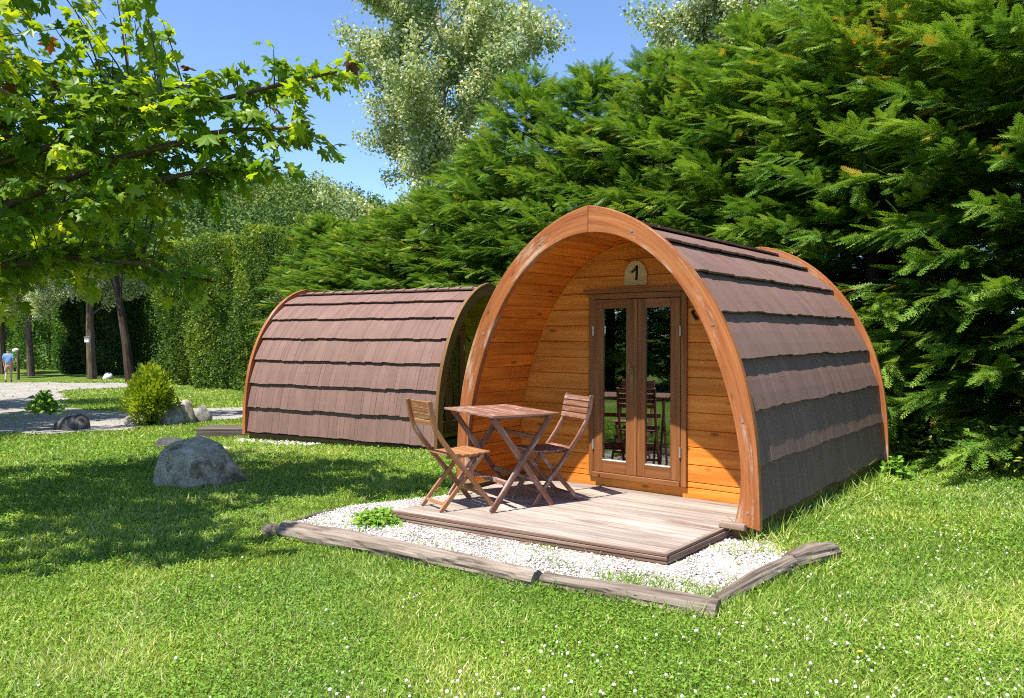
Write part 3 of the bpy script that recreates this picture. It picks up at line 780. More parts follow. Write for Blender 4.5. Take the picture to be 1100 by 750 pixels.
rock('path_stone', 'tallest stone beside the path, right of the golden shrub', (-12.75, 3.66, zz(-12.7, 3.7) + 0.12), (0.25, 0.24, 0.42), 2.2, 24, 'boulder', SG, sub=3)
rock('path_stone', 'rounded pale stone at the end of the row nearest the sideways pod', (-12.95, 4.12, zz(-12.9, 4.1) + 0.08), (0.25, 0.24, 0.34), 0.9, 25, 'stone', SG, sub=3)
rock('path_stone', 'low pale stone half hidden behind the golden shrub', (-13.6, 3.25, zz(-13.6, 3.25) + 0.08), (0.36, 0.26, 0.30), 0.4, 29, 'stone', SG, sub=3)
rock('flat_stone', 'flat dark slab lying in the grass behind the boulder', (-8.55, 0.98, zz(-8.5, .98) + 0.04), (0.25, 0.17, 0.15), R(38), 26, 'slate', sub=3, amp=0.12)
rock('flat_stone', 'small grey paving stone in the grass near the low timber step', (-7.6, 1.15, zz(-7.6, 1.15) + 0.0), (0.34, 0.2, 0.06), R(30), 27, 'boulder', sub=3, amp=0.12)
rock('pale_rock', 'white rock at the foot of the far leaning trunk', (-41.2, 15.3, -0.95), (0.30, 0.28, 0.32), 0.3, 28, 'concrete', sub=2)
# low step behind the second pod
stp = thing('timber_step', 'low dark timber step at the back end of the sideways pod', 'step', (-9.25, 2.62, zz(-9.3, 2.6)), R(38))
b = MB()
for i in range(4): b.box((0, -0.24 + i * 0.16, 0.15), (1.25, 0.15, 0.03), grain=0)
b.build('tread', M['log_dark'], stp, bevel=0.004)
b = MB()
for y in (-0.3, 0.3): b.box((0, y, 0.06), (1.2, 0.05, 0.14), grain=0)
b.build('frame', M['log_dark'], stp, bevel=0.004)

# ------------------------------------------------------------------ foliage builders
def norm(a): return a / np.maximum(np.linalg.norm(a, axis=-1, keepdims=True), 1e-9)
def kites(base, d, nrm, L, W, bend=0.0, mid=0.45):
    """one leaf-shaped quad each: base, widest points, tip"""
    d = norm(d); s = norm(np.cross(d, nrm)); u = np.cross(s, d)
    L = L[:, None]; W = W[:, None]
    m_ = base + d * L * mid + u * (L * bend)
    V = np.stack([base, m_ + s * W * 0.5, base + d * L, m_ - s * W * 0.5], 1)
    n = len(base)
    return V.reshape(-1, 3), np.arange(n * 4).reshape(n, 4)
def rand_unit(n):
    return norm(RNG.normal(size=(n, 3)))
def instance(pv, pf, T, Rm, sc):
    """copies of a small prototype: T (n,3), Rm (n,3,3) columns = axes, sc (n,)"""
    V = np.einsum('nij,vj->nvi', Rm, pv) * sc[:, None, None] + T[:, None, :]
    n, k = len(T), len(pv)
    F = (pf[None] + (np.arange(n) * k)[:, None, None]).reshape(-1, pf.shape[1])
    return V.reshape(-1, 3), F
def frames(d, up):
    d = norm(d); s = norm(np.cross(up, d)); u = np.cross(d, s)
    return np.stack([d, s, u], -1)

# flat cypress spray, unit length along +x
def frond_proto():
    base, d, L, W = [], [], [], []
    base.append((0, 0, 0)); d.append((1, 0, -0.10)); L.append(1.0); W.append(0.035)
    for i in range(9):
        t = 0.06 + 0.098 * i; ln = 0.30 * (1 - 0.70 * t) * random.uniform(0.85, 1.15)
        for sg in (-1, 1):
            an = R(random.uniform(26, 40)) * sg; dd = np.array((math.cos(an), math.sin(an), random.uniform(-0.22, 0.05))); p0 = np.array((t, 0, -0.10 * t))
            base.append(p0); d.append(dd); L.append(ln); W.append(0.036)
            if ln > 0.14:
                for f in (0.5,):
                    for s2 in (-1, 1):
                        a2 = an + R(34) * s2; base.append(p0 + dd * ln * f); d.append((math.cos(a2), math.sin(a2), random.uniform(-0.2, 0.1))); L.append(ln * 0.46); W.append(0.026)
    V, F = kites(np.array(base, float), np.array(d, float), np.tile([[0, 0, 1.0]], (len(base), 1)), np.array(L), np.array(W))
    return V, F
FV, FF = frond_proto()

def cypress_crown(H, Rad, nbr, seed, patch=None, low=0.25):
    global RNG
    RNG = np.random.default_rng(seed)
    T, D, U, SC, TI = [], [], [], [], []
    for i in range(nbr):
        h = low + (H - low) * ((i + RNG.random()) / nbr) ** 0.92; az = i * 2.39996 + RNG.normal() * 0.35
        f = h / H
        L = Rad * (1 - f ** 3.8) * RNG.uniform(0.70, 1.12) + 0.30
        el = R(2 + 34 * f ** 2.2 + RNG.normal() * 8)
        d = np.array((math.cos(az) * math.cos(el), math.sin(az) * math.cos(el), math.sin(el)))
        n = max(8, int(L * 24)); t = np.linspace(0.22, 1.0, n) + RNG.normal(size=n) * 0.02
        pts = np.array((0, 0, h)) + d * (t * L)[:, None]; pts[:, 2] += 0.13 * (t * L) ** 2 * (0.3 + f) - 0.24 * t ** 3 * L
        side = np.array((-math.sin(az), math.cos(az), 0)); sgn = np.where(np.arange(n) % 2 == 0, 1, -1) * (1 - t ** 4)
        fd = d[None] * 0.8 + side[None] * (sgn * RNG.uniform(0.3, 1.0, n))[:, None]; fd[:, 2] += RNG.uniform(-0.5, 0.25, n)
        T.append(pts); D.append(fd); U.append(np.array([0, 0, 1.0])[None] + RNG.normal(size=(n, 3)) * 0.33 + d[None] * 0.25)
        SC.append(RNG.uniform(0.24, 0.50, n) * (1.08 - 0.25 * f)); b0 = RNG.normal() * 0.13
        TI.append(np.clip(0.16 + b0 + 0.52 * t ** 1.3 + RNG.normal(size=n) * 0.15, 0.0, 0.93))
    T = np.vstack(T); D = np.vstack(D); U = np.vstack(U); SC = np.concatenate(SC); TI = np.concatenate(TI)
    dead = (RNG.random(len(TI)) < 0.012); TI[dead] = RNG.uniform(0.95, 0.98, dead.sum())
    if patch is not None:
        dd = np.linalg.norm((T - np.array(patch[:3])) / np.array(patch[3:6]), axis=1); k = (dd < 1) & (RNG.random(len(T)) < 0.55 * (1 - dd * 0.6))
        TI[k] = RNG.uniform(0.90, 1.0, k.sum())
    V, F = instance(FV, FF, T, frames(D, U), SC)
    return V, F, np.repeat(TI, len(FV))
def make_cypress(H, Rad, nbr, seed, patch=None, mat='cypress', low=0.25):
    r = thing('cypress_tree', 'x', 'tree')
    b = MB(); b.tube([(0, 0, -0.3), (0.03, 0, H * 0.3), (-0.02, 0.03, H * 0.65), (0, 0, H * 0.97)], [0.16, 0.12, 0.07, 0.015], 10, rough=0.06); b.build('trunk', M['bark_dark'], r)
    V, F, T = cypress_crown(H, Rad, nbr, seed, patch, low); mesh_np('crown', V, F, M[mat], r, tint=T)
    return r
protos = [make_cypress(7.0, 2.1, 420, 101), make_cypress(7.0, 2.05, 420, 202), make_cypress(7.0, 2.15, 420, 303, patch=(0.5, -1.1, 5.2, 1.0, 1.1, 0.8))]
CG = 'tall cypresses behind the pods'
cyp = [  # x, y, height, proto, rotation, label
    (5.0, 5.3, 7.6, 0, 0.3, 'tall green cypress closest to the right edge of the lawn'),
    (2.75, 6.1, 7.4, 1, 1.9, 'tall dense cypress rising behind the rear right corner of the numbered pod'),
    (0.60, 7.0, 7.4, 2, 0.2, 'tall cypress with a patch of yellowed sprays, behind the numbered pod roof'),
    (-1.5, 7.9, 7.1, 0, 2.6, 'cypress above the rear arch of the numbered pod, left of the yellowed one'),
    (-3.6, 8.6, 7.2, 1, 4.0, 'cypress straight above the peak of the numbered pod door porch'),
    (-5.7, 9.3, 7.6, 2, 2.9, 'cypress with a pointed dark top standing against the open sky'),
    (-7.9, 9.9, 8.1, 0, 4.6, 'cypress beside the pointed one, leaning its sprays over the silver poplar'),
    (-10.1, 10.6, 6.9, 1, 5.2, 'cypress in front of the silver poplar, right above the gap between the pods'),
    (-12.4, 11.2, 6.1, 2, 4.4, 'lower cypress in front of the silver poplar, above the sideways pod front'),
    (-15.0, 12.0, 6.0, 0, 1.2, 'low bright cypress behind the middle of the sideways pod'),
    (-17.6, 12.7, 5.9, 1, 0.9, 'low bright cypress behind the rear half of the sideways pod'),
    (-20.6, 13.9, 6.7, 0, 3.4, 'rounded cypress beside the clipped hedge, below the wooded hill'),
]
cyp += [
  (4.6, 8.4, 8.6, 1, 2.2, 'tall cypress of the second row, filling the gap behind the one nearest the right edge'),
  (2.0, 9.2, 8.2, 0, 5.0, 'tall cypress of the second row, behind the yellowed cypress on its right side'),
  (-0.6, 10.0, 7.4, 1, 0.7, 'tall cypress of the second row, behind the yellowed cypress on its left side'),
  (-3.0, 10.8, 7.0, 2, 3.9, 'cypress of the second row, behind the one above the door porch'),
]
used = set()
for (x, y, hh, k, rz, lab) in cyp:
    o = protos[k] if k not in used else copy_tree(protos[k]); used.add(k)
    o.location = (x, y, zz(x, y)); s = hh / 7.0; wd = 1.0 if hh > 6.5 else 1.12
    o.scale = (wd, wd, s); o.rotation_euler = (0, 0, rz); tag(o, lab, 'tree', CG)

# dark conifers behind the photographer, mirrored in the door glass
for i, (x, y, hh) in enumerate(((-6.2, -15.0, 8.5), (-8.8, -13.5, 8.0), (-3.6, -16.0, 8.2))):
    o = copy_tree(protos[i]); o.location = (x, y, zz(x, y)); o.scale = (1.15, 1.15, hh / 7); o.rotation_euler = (0, 0, i)
    tag(o, 'dark conifer seen only as a reflection in the glass of the pod door', 'tree', 'conifers reflected in the door')

# undergrowth at the foot of the cypresses
def leafy(points, size, up=0.4, jit=0.5, ratio=0.55, tint=None):
    n = len(points); nrm = rand_unit(n) * (1 - up) + np.array([0, -0.4, 1.0]) * up
    d = rand_unit(n); d[:, 2] *= 0.5
    L = size * RNG.uniform(0.6, 1.3, n); V, F = kites(points, d, norm(nrm), L, L * ratio, 0.10)
    t = RNG.random(n) if tint is None else tint
    return V, F, np.repeat(t, 4)
RNG = np.random.default_rng(5)
n = 9000; t = RNG.random(n); bx_ = 4.6 + (-24.0) * t ** 1.6; by_ = 4.35 + 0.36 * (3.0 - np.minimum(bx_, 3.0)) + RNG.normal(size=n) * 0.28 + 0.35
pz_ = RNG.random(n) ** 1.5 * 0.55
pts = np.stack([bx_, by_, zg(bx_, by_) + pz_], -1)
V, F, T = leafy(pts, 0.085); o = mesh_np('ivy_undergrowth', V, F, M['hedge'], tint=T); tag(o, kind='stuff'); tag(o, 'dark low undergrowth at the foot of the cypresses', 'undergrowth')

# clipped hedges ------------------------------------------------------------
def hedge_block(name, label, p0, p1, depth, height, mat, n, size, group=None, seed=1, top_round=0.5, stems=True):
    global RNG
    RNG = np.random.default_rng(seed)
    p0 = np.array(p0, float); p1 = np.array(p1, float); ln = np.linalg.norm(p1 - p0)
    a = (p1 - p0) / ln; b = np.array([-a[1], a[0]])
    mid = (p0 + p1) / 2; zb = zz(*mid)
    root = thing(name, label, 'hedge', (mid[0], mid[1], zb), 0, group)
    area = np.array([ln * height, ln * height * 0.3, ln * depth, depth * height, depth * height]); pr = area / area.sum()
    f = RNG.choice(5, n, p=pr); u = RNG.random(n); v = RNG.random(n); x = np.empty(n); y = np.empty(n); z = np.empty(n); nr = np.zeros((n, 3))
    for k, (xx, yy, zz_, nn) in enumerate(((u, 0, v, (0, -1, 0.25)), (u, 1, v, (0, 1, 0.2)), (u, v, 1, (0, 0, 1)), (0, u, v, (-1, 0, 0.2)), (1, u, v, (1, 0, 0.2)))):
        m_ = f == k
        x[m_] = (xx[m_] if hasattr(xx, 'shape') else xx); y[m_] = (yy[m_] if hasattr(yy, 'shape') else yy); z[m_] = (zz_[m_] if hasattr(zz_, 'shape') else zz_); nr[m_] = nn
    X = (x - 0.5) * ln; Y = y * depth; Z = z * height
    bulge = 0.75 * np.abs(np.sin(X * 0.8 + seed)) - 0.4 + 0.22 * np.sin(X * 1.3 + seed) * np.sin(Z * 1.1 + 2) + 0.22 * np.sin(X * 3.1 + Z * 2.3) + 0.10 * np.sin(X * 7.7) * np.sin(Z * 6.1 + Y * 5)
    dep = np.abs(RNG.normal(size=n)) * 0.20
    off = (bulge - dep + 0.05)
    X += nr[:, 0] * off; Y += nr[:, 1] * off; Z += np.maximum(nr[:, 2], 0) * off * np.where(f == 2, 1, 0)
    P = np.stack([a[0] * X + b[0] * Y, a[1] * X + b[1] * Y, Z], -1)
    W = np.stack([a[0] * nr[:, 0] + b[0] * nr[:, 1], a[1] * nr[:, 0] + b[1] * nr[:, 1], nr[:, 2]], -1)
    d = norm(W * 0.6 + rand_unit(n)); d[:, 2] -= 0.1
    L = size * RNG.uniform(0.6, 1.4, n); V, F = kites(P, d, norm(W + rand_unit(n) * 0.8), L, L * 0.5, 0.1)
    T = np.repeat(np.clip(0.36 + 0.22 * np.sin(X * 0.9 + 1.3 * seed) * np.sin(Z * 0.8) + 0.28 * (f == 2) + RNG.normal(size=n) * 0.22, 0, 1), 4)  # top leaves tinted lighter, sunlight from above put into the colour
    mesh_np('foliage', V, F, M[mat], root, tint=T)
    if stems:
        mb = MB()
        for i in range(max(3, int(ln / 1.6))):
            q = (i + 0.5) / max(3, int(ln / 1.6)) - 0.5; c = a * q * ln + b * depth * 0.5
            mb.tube([(c[0], c[1], -0.2), (c[0] + random.uniform(-.1, .1), c[1], height * 0.5), (c[0], c[1], height * 0.85)], [0.10, 0.07, 0.03], 7)
        mb.build('stem', M['bark_dark'], root)
    return root
HG = 'clipped hedges at the far side of the path'
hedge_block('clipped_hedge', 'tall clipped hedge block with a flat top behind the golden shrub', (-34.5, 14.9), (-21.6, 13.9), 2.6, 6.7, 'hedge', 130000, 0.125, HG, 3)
hedge_block('clipped_hedge', 'clipped hedge block with shade painted into its leaves, between the far trunks', (-49.5, 16.6), (-44.9, 17.6), 2.0, 5.0, 'hedge_shaded', 40000, 0.17, HG, 4)
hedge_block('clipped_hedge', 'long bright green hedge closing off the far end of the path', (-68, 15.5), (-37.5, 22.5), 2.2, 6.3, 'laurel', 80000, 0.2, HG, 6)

# poplars -------------------------------------------------------------------
def make_poplar(H, Rad, seed, nleaf, name='poplar_tree', lean=0.0, bare=0.25, lsize=0.13):
    global RNG
    RNG = np.random.default_rng(seed); random.seed(seed)
    root = thing(name, 'x', 'tree')
    b = MB(); tr = [(lean * t * H * 0.25 + 0.12 * math.sin(t * 5 + seed), 0.1 * math.sin(t * 4), -0.3 + t * H * 0.93) for t in np.linspace(0, 1, 9)]
    b.tube(tr, [0.26 * (1 - 0.92 * t) + 0.015 for t in np.linspace(0, 1, 9)], 10, rough=0.05)
    b.build('trunk', M['bark_pale'], root)
    b = MB(); tips = []
    for i in range(26):
        t = bare + (0.95 - bare) * i / 26; k = min(int(t * 8), 7); f = t * 8 - k
        p0 = Vector(tr[k]).lerp(Vector(tr[k + 1]), f); az = i * 2.4 + random.uniform(-.4, .4)
        L = Rad * (1.0 - 0.62 * abs(t - 0.45) ** 1.2 * 1.6) * random.uniform(0.75, 1.15); el = R(random.uniform(28, 58))
        d = Vector((math.cos(az) * math.cos(el), math.sin(az) * math.cos(el), math.sin(el)))
        p1 = p0 + d * L * 0.5; p2 = p0 + d * L + Vector((0, 0, -0.08 * L))
        b.tube([p0, p1, p2], [0.07 * (1 - t * 0.5), 0.04, 0.012], 6)
        for j in range(9):
            q = 0.3 + 0.7 * j / 8; base = p0.lerp(p1, q * 2) if q < 0.5 else p1.lerp(p2, q * 2 - 1)
            dd = (d + Vector((random.gauss(0, .7), random.gauss(0, .7), random.gauss(0, .45)))).normalized(); l2 = L * random.uniform(0.18, 0.42)
            e = base + dd * l2; b.tube([base, e], [0.014, 0.005], 4); tips.append((base, e))
    b.build('limb', M['bark_pale'], root)
    tips = [(np.array(a), np.array(e)) for a, e in tips]; m_ = len(tips)
    A = np.array([a for a, _ in tips]); E = np.array([e for _, e in tips])
    k = RNG.integers(0, m_, nleaf); t = RNG.random(nleaf)
    P = A[k] * (1 - t)[:, None] + E[k] * t[:, None] + RNG.normal(size=(nleaf, 3)) * 0.21
    d = rand_unit(nleaf); d[:, 2] -= 0.5; L = lsize * RNG.uniform(0.6, 1.3, nleaf)
    V, F = kites(P, d, rand_unit(nleaf) + np.array([0, 0, 0.4]), L, L * 0.8, 0.06)
    mesh_np('crown', V, F, M['poplar'], root, tint=np.repeat(np.clip(RNG.beta(1.6, 1.8, nleaf), 0, 1), 4))
    return root
PG = 'silver poplars beyond the hedge'
def put(o, x, y, rz, s, lab, cat='tree', group=PG):
    o.location = (x, y, zz(x, y)); o.rotation_euler = (0, 0, rz); o.scale = s if isinstance(s, tuple) else (s, s, s); tag(o, lab, cat, group)
popA = make_poplar(17, 5.6, 31, 120000, bare=0.22); popB = make_poplar(14, 4.2, 47, 70000, bare=0.30)
put(popA, -17.0, 16.6, 0.4, 1.0, 'tall silver poplar standing free against the sky above the sideways pod')
o = copy_tree(popB); put(popB, -6.9, 19.3, 1.0, 1.0, 'silver poplar with bare pale limbs above the numbered pod, right of the open sky')
put(o, -2.0, 21.0, 3.0, 1.08, 'silver poplar topping the cypresses above the rear of the numbered pod')
o = copy_tree(popA); put(o, 2.6, 19.5, 2.2, 0.85, 'silver poplar above the cypress at the right edge')
o = copy_tree(popB); put(o, -11.6, 21.5, 5.0, (0.8, 0.8, 0.72), 'low silver poplar peeping over the pointed cypress')
LG = 'trees along the far path'
o = copy_tree(popB); put(o, -42.0, 14.8, 0.8, (1.0, 1.0, 0.98), 'tree with a thick pale leaning trunk in front of the dark hedge block', group=LG)
o = copy_tree(popA); put(o, -47.6, 13.8, 4.0, (0.8, 0.8, 0.8), 'tree with a grey trunk right behind the walking person', group=LG)
o = copy_tree(popB); put(o, -52.0, 13.9, 2.0, (0.95, 0.95, 1.0), 'tree whose trunk is cut by the left edge, behind the walking person', group=LG)
for o_ in [x for x in C.objects if x.get('group') == LG]:
    for ch in o_.children:
        if ch.name.split('.')[0] in ('trunk', 'limb'): ch.material_slots[0].link = 'OBJECT'; ch.material_slots[0].material = M['bark']
# thin dark tree in front of the clipped hedge
random.seed(3)
th = thing('slender_tree', 'slender dark leaning trunk in front of the left end of the clipped hedge block', 'tree', (-36.4, 14.2, zz(-36.4, 14.2)), 0, LG)
b = MB(); b.tube([(0, 0, -0.2), (-0.25, -0.1, 2.0), (-0.75, -0.2, 4.2), (-1.3, -0.3, 6.8), (-1.5, -0.3, 9.0)], [0.25, 0.20, 0.17, 0.11, 0.04], 9, rough=0.05)
b.build('trunk', M['bark_dark'], th)
RNG = np.random.default_rng(71); nl = 11000; c = rand_unit(nl) * (RNG.random(nl) ** 0.45)[:, None] * np.array([2.7, 2.5, 2.1]) + np.array([-1.5, -0.3, 8.4])
c += RNG.normal(size=(nl, 3)) * 0.1; keep = (np.sin(c[:, 0] * 2.1) * np.sin(c[:, 1] * 2.3 + 1) * np.sin(c[:, 2] * 2.6) > -0.25); c = c[keep]
V, F, T = leafy(c, 0.24); mesh_np('crown', V, F, M['laurel'], th, tint=T)
b = MB(); b.bar((-0.55, -0.15, 3.3), (-1.7, -0.4, 6.2), 0.05, 0.05); b.bar((-0.6, -0.2, 3.9), (0.5, -0.6, 6.6), 0.05, 0.05); b.build('limb', M['bark_dark'], th)

# wooded hill ----------------------------------------------------------------
RNG = np.random.default_rng(9)
nt_ = 3200; hx_ = RNG.uniform(HC[0] - 130, HC[0] + 150, nt_); hy_ = RNG.uniform(HC[1] - 150, HC[1] + 150, nt_)
k = (hill_h(hx_, hy_) > 4.0) & ((hx_ - HC[0]) * -0.868 + (hy_ - HC[1]) * 0.497 < 22); hx_, hy_ = hx_[k], hy_[k]; nt_ = len(hx_)
q = 230; pr_ = rand_unit(nt_ * q) * (RNG.random(nt_ * q) ** 0.3)[:, None]; rad_ = np.repeat(RNG.uniform(2.2, 5.6, nt_), q)
hz_ = z_all(hx_, hy_)
P = pr_ * rad_[:, None] * np.array([1, 1, 1.15]) + np.stack([np.repeat(hx_, q), np.repeat(hy_, q), np.repeat(hz_ + 3.2, q)], -1)
L = 0.30 + rad_ * RNG.uniform(0.07, 0.17, len(P)); V, F = kites(P, norm(rand_unit(len(P)) + [0, 0, -.2]), norm(pr_ + rand_unit(len(P)) * 0.5), L, L * 0.7, 0.1)
o = mesh_np('hill_forest', V, F, M['hill_tree'], tint=np.repeat(np.clip(np.repeat(RNG.random(nt_), q) * 0.75 + RNG.random(len(P)) * 0.25, 0, 1), 4)); tag(o, 'green forest covering the distant hill', 'forest', kind='stuff')

# maple -----------------------------------------------------------------------
def maple_leaf():
    half = [(0, 0), (-0.10, 0.20), (0.02, 0.44), (0.14, 0.27), (0.30, 0.33), (0.44, 0.56), (0.49, 0.38), (0.45, 0.19), (0.60, 0.22), (0.70, 0.28), (0.76, 0.11), (1.0, 0.0)]
    out = half + [(x, -y) for x, y in half[-2:0:-1]]
    pts = [(0.30, 0.0)] + out
    V = np.array([(x, y, -0.22 * abs(y) - 0.16 * x * x + 0.03 * math.sin(9 * x)) for x, y in pts], float); V[0, 2] += 0.03
    n = len(out); F = np.array([(0, 1 + i, 1 + (i + 1) % n) for i in range(n)])
    return V, F
MV, MF = maple_leaf()
random.seed(12); RNG = np.random.default_rng(12)
maple = thing('maple_tree', 'leafy green maple reaching in from the left over the lawn', 'tree', (-6.1, -3.9, zz(-6.1, -3.9)))
ML = Vector((-6.1, -3.9, zz(-6.1, -3.9)))
tr = [Vector((0, 0, -0.2)), Vector((0.03, 0.02, 1.2)), Vector((-0.02, 0.05, 2.4)), Vector((0.08, 0.1, 4.0)), Vector((0.1, 0.05, 5.6)), Vector((0.05, 0, 7.2))]
b = MB(); b.tube(tr, [0.20, 0.16, 0.145, 0.11, 0.07, 0.02], 12, rough=0.04); b.build('trunk', M['bark'], maple)
limbs = []
def limb(p, droop=0.0):
    limbs.append([Vector(q) - ML for q in p])
# limbs given in world metres
limb([(-6.1, -3.85, 2.3), (-4.9, -2.9, 3.0), (-3.7, -1.9, 3.5), (-2.75, -1.25, 3.75), (-2.1, -0.95, 3.85)])
limb([(-6.1, -3.85, 1.9), (-5.0, -2.8, 2.45), (-4.0, -2.0, 2.85), (-3.1, -1.45, 3.05), (-2.6, -1.2, 3.0)])
limb([(-6.1, -3.85, 1.7), (-5.6, -2.9, 2.05), (-5.0, -2.1, 2.25), (-4.6, -1.5, 2.2), (-4.3, -1.0, 2.0)])
limb([(-6.1, -3.85, 2.9), (-5.4, -2.5, 3.6), (-4.6, -1.6, 4.0), (-4.1, -1.0, 4.1)])
limb([(-5.0, -2.8, 2.6), (-3.9, -2.1, 3.1), (-3.0, -1.5, 3.35), (-2.3, -1.1, 3.35)])
limb([(-6.1, -3.85, 3.4), (-4.9, -3.3, 4.6), (-3.9, -2.6, 5.3), (-3.1, -2.0, 5.6)])
limb([(-6.1, -3.85, 4.2), (-5.6, -2.6, 5.5), (-5.0, -1.6, 6.2)])
limb([(-6.1, -3.85, 2.4), (-6.6, -2.4, 3.0), (-6.9, -1.3, 3.1), (-7.1, -0.6, 2.9)])
limb([(-6.1, -3.85, 3.6), (-7.2, -2.6, 4.7), (-8.0, -1.6, 5.1)])
limb([(-6.1, -3.85, 2.2), (-4.9, -4.0, 2.9), (-3.9, -3.9, 3.4), (-3.1, -3.6, 3.5)])
limb([(-6.1, -3.85, 3.2), (-4.9, -4.4, 4.2), (-3.6, -4.8, 4.7), (-2.4, -5.0, 4.8)])
limb([(-6.1, -3.85, 2.6), (-7.5, -4.0, 3.5), (-8.6, -4.0, 4.0)])
limb([(-6.1, -3.85, 3.0), (-6.4, -5.4, 4.2), (-6.6, -6.4, 4.6)])
limb([(-6.1, -3.85, 4.8), (-5.2, -4.4, 6.0), (-4.6, -4.8, 6.6)])
limb([(-6.1, -3.85, 5.0), (-7.0, -3.2, 6.4), (-7.6, -2.8, 7.0)])
b = MB(); tw = []
for lp in limbs:
    n = len(lp); b.tube(lp, [0.036 * (1 - 0.85 * i / (n - 1)) + 0.006 for i in range(n)], 7)
    seg = []
    for i in range(n - 1):
        m_ = max(4, int((lp[i + 1] - lp[i]).length / 0.085))
        for j in range(m_): seg.append((lp[i].lerp(lp[i + 1], j / m_), (lp[i + 1] - lp[i]).normalized(), (i + j / m_) / (n - 1)))
    for (p0, d, f) in seg:
        if f < 0.22: continue
        sd = d.cross(Vector((0, 0, 1))).normalized()
        e = p0 + (d * random.uniform(0.1, 0.8) + sd * random.choice((-1, 1)) * random.uniform(0.35, 1.1) + Vector((0, 0, random.uniform(-0.45, 0.5)))).normalized() * random.uniform(0.25, 0.85) * (1.1 - 0.45 * f)
        b.tube([p0, p0.lerp(e, 0.55) + Vector((0, 0, 0.03)), e], [0.009, 0.006, 0.003], 4); tw.append((np.array(p0), np.array(e), f))
    tw.append((np.array(lp[-2]), np.array(lp[-1]), 1.0))
# the body of the crown: twigs filling a low rounded volume, each growing from the nearest limb
nodes = np.array([np.array(lp[i].lerp(lp[i + 1], j / 6)) for lp in limbs for i in range(len(lp) - 1) for j in range(6)])
for i in range(555):
    u = rand_unit(1)[0] * RNG.random() ** 0.36
    c = np.array([-5.85, -2.75, 3.65]) + u * np.array([2.7, 2.3, 2.15]) - np.array(ML)
    if i >= 445: c = np.array([-3.7, -4.9, 4.7]) + u * np.array([2.2, 1.1, 0.9]) - np.array(ML)
    k = np.argmin(((nodes - c) ** 2).sum(1) + 0.6 * np.maximum(nodes[:, 2] - c[2], 0) ** 2); p0 = nodes[k]; L_ = np.linalg.norm(c - p0)
    e = Vector(c); a = Vector(p0); b.tube([a, a.lerp(e, 0.5) + Vector((0, 0, 0.05 * L_)), e], [0.006 + 0.005 * L_, 0.005 + 0.003 * L_, 0.003], 4)
    w_ = min(1.0, 0.55 / max(L_, 0.1)); tw.append((c + (p0 - c) * w_, c, 0.95 if np.linalg.norm(u) > 0.85 else 0.5))
b.build('limb', M['bark'], maple)
T_, D_, U_, S_, C_ = [], [], [], [], []
for (p0, e, f) in tw:
    out = norm((e - p0)[None])[0]
    for j in range(random.randint(9, 13)):
        t = random.uniform(0.15, 1.08); q = p0 + (e - p0) * t + RNG.normal(size=3) * np.array([0.07, 0.07, 0.05])
        sd = np.cross(out, [0, 0, 1.0]); dd = out * random.uniform(0.1, 1) + sd * random.uniform(-1.1, 1.1) + np.array([0, 0, random.uniform(-0.9, 0.15)])
        T_.append(q); D_.append(dd); U_.append(np.array([0, 0, 1.0]) + RNG.normal(size=3) * 0.55); S_.append(random.choice((0.07, 0.10, 0.125, 0.145, 0.165, 0.20)) * random.uniform(0.85, 1.15))
        C_.append(min(0.93, max(0, random.gauss(0.42 + 0.26 * (f > 0.9), 0.2))) if random.random() > 0.012 else 1.0)  # outer leaves tinted lighter: sun on the crown tips painted in
V, F = instance(MV, MF, np.array(T_), frames(np.array(D_), np.array(U_)), np.array(S_))
mesh_np('crown', V, F, M['maple'], maple, tint=np.repeat(C_, len(MV)))

o = copy_tree(maple); o.location = (-17.5, -0.6, zz(-17.5, -0.6)); o.rotation_euler = (0, 0, 1.4); o.scale = (1.25, 1.25, 1.15); tag(o, 'second broadleaf tree beside the gravel path, shading it', 'tree')
o = copy_tree(maple); o.location = (-27.0, 2.2, zz(-27, 2.2)); o.rotation_euler = (0, 0, 4.4); o.scale = (1.5, 1.5, 1.35); tag(o, 'third broadleaf tree farther down the gravel path, shading its far stretch', 'tree')

o = copy_tree(maple); o.location = (-14.6, -2.6, zz(-14.6, -2.6)); o.rotation_euler = (0, 0, 2.9); o.scale = (1.1, 1.1, 1.1); tag(o, 'broadleaf tree at the near edge of the gravel path, next beyond the maple', 'tree')

# golden shrub ----------------------------------------------------------------
RNG = np.random.default_rng(33)
sh = thing('golden_shrub', 'small rounded golden green shrub beside the path stones', 'shrub', (-12.95, 2.95, zz(-12.95, 2.95)))
n = 7000; u = rand_unit(n); rr = RNG.random(n) ** 0.33
lump = 1 + 0.22 * np.sin(u[:, 0] * 7 + 1) * np.sin(u[:, 2] * 6) + 0.08 * np.sin(u[:, 1] * 13)
P = u * (rr * lump)[:, None] * np.array([0.46, 0.46, 0.60]); P[:, 0:2] *= (1.0 - 0.30 * np.clip(P[:, 2] / 0.6, -0.8, 1))[:, None]; P[:, 2] += 0.66
d = norm(u + np.array([0, 0, 0.8]) + rand_unit(n) * 0.5); L = RNG.uniform(0.05, 0.11, n); V, F = kites(P, d, norm(u + rand_unit(n) * 0.6), L, L * 0.5)
mesh_np('foliage', V, F, M['shrub'], sh, tint=np.repeat(np.clip(rr * 0.6 + RNG.normal(size=n) * 0.2, 0, 1), 4))
b = MB()
for i in range(5): an = i * 1.25; b.tube([(0.05 * math.cos(an), 0.05 * math.sin(an), -0.05), (0.22 * math.cos(an), 0.22 * math.sin(an), 0.6)], [0.025, 0.008], 6)
b.build('stem', M['bark_dark'], sh)
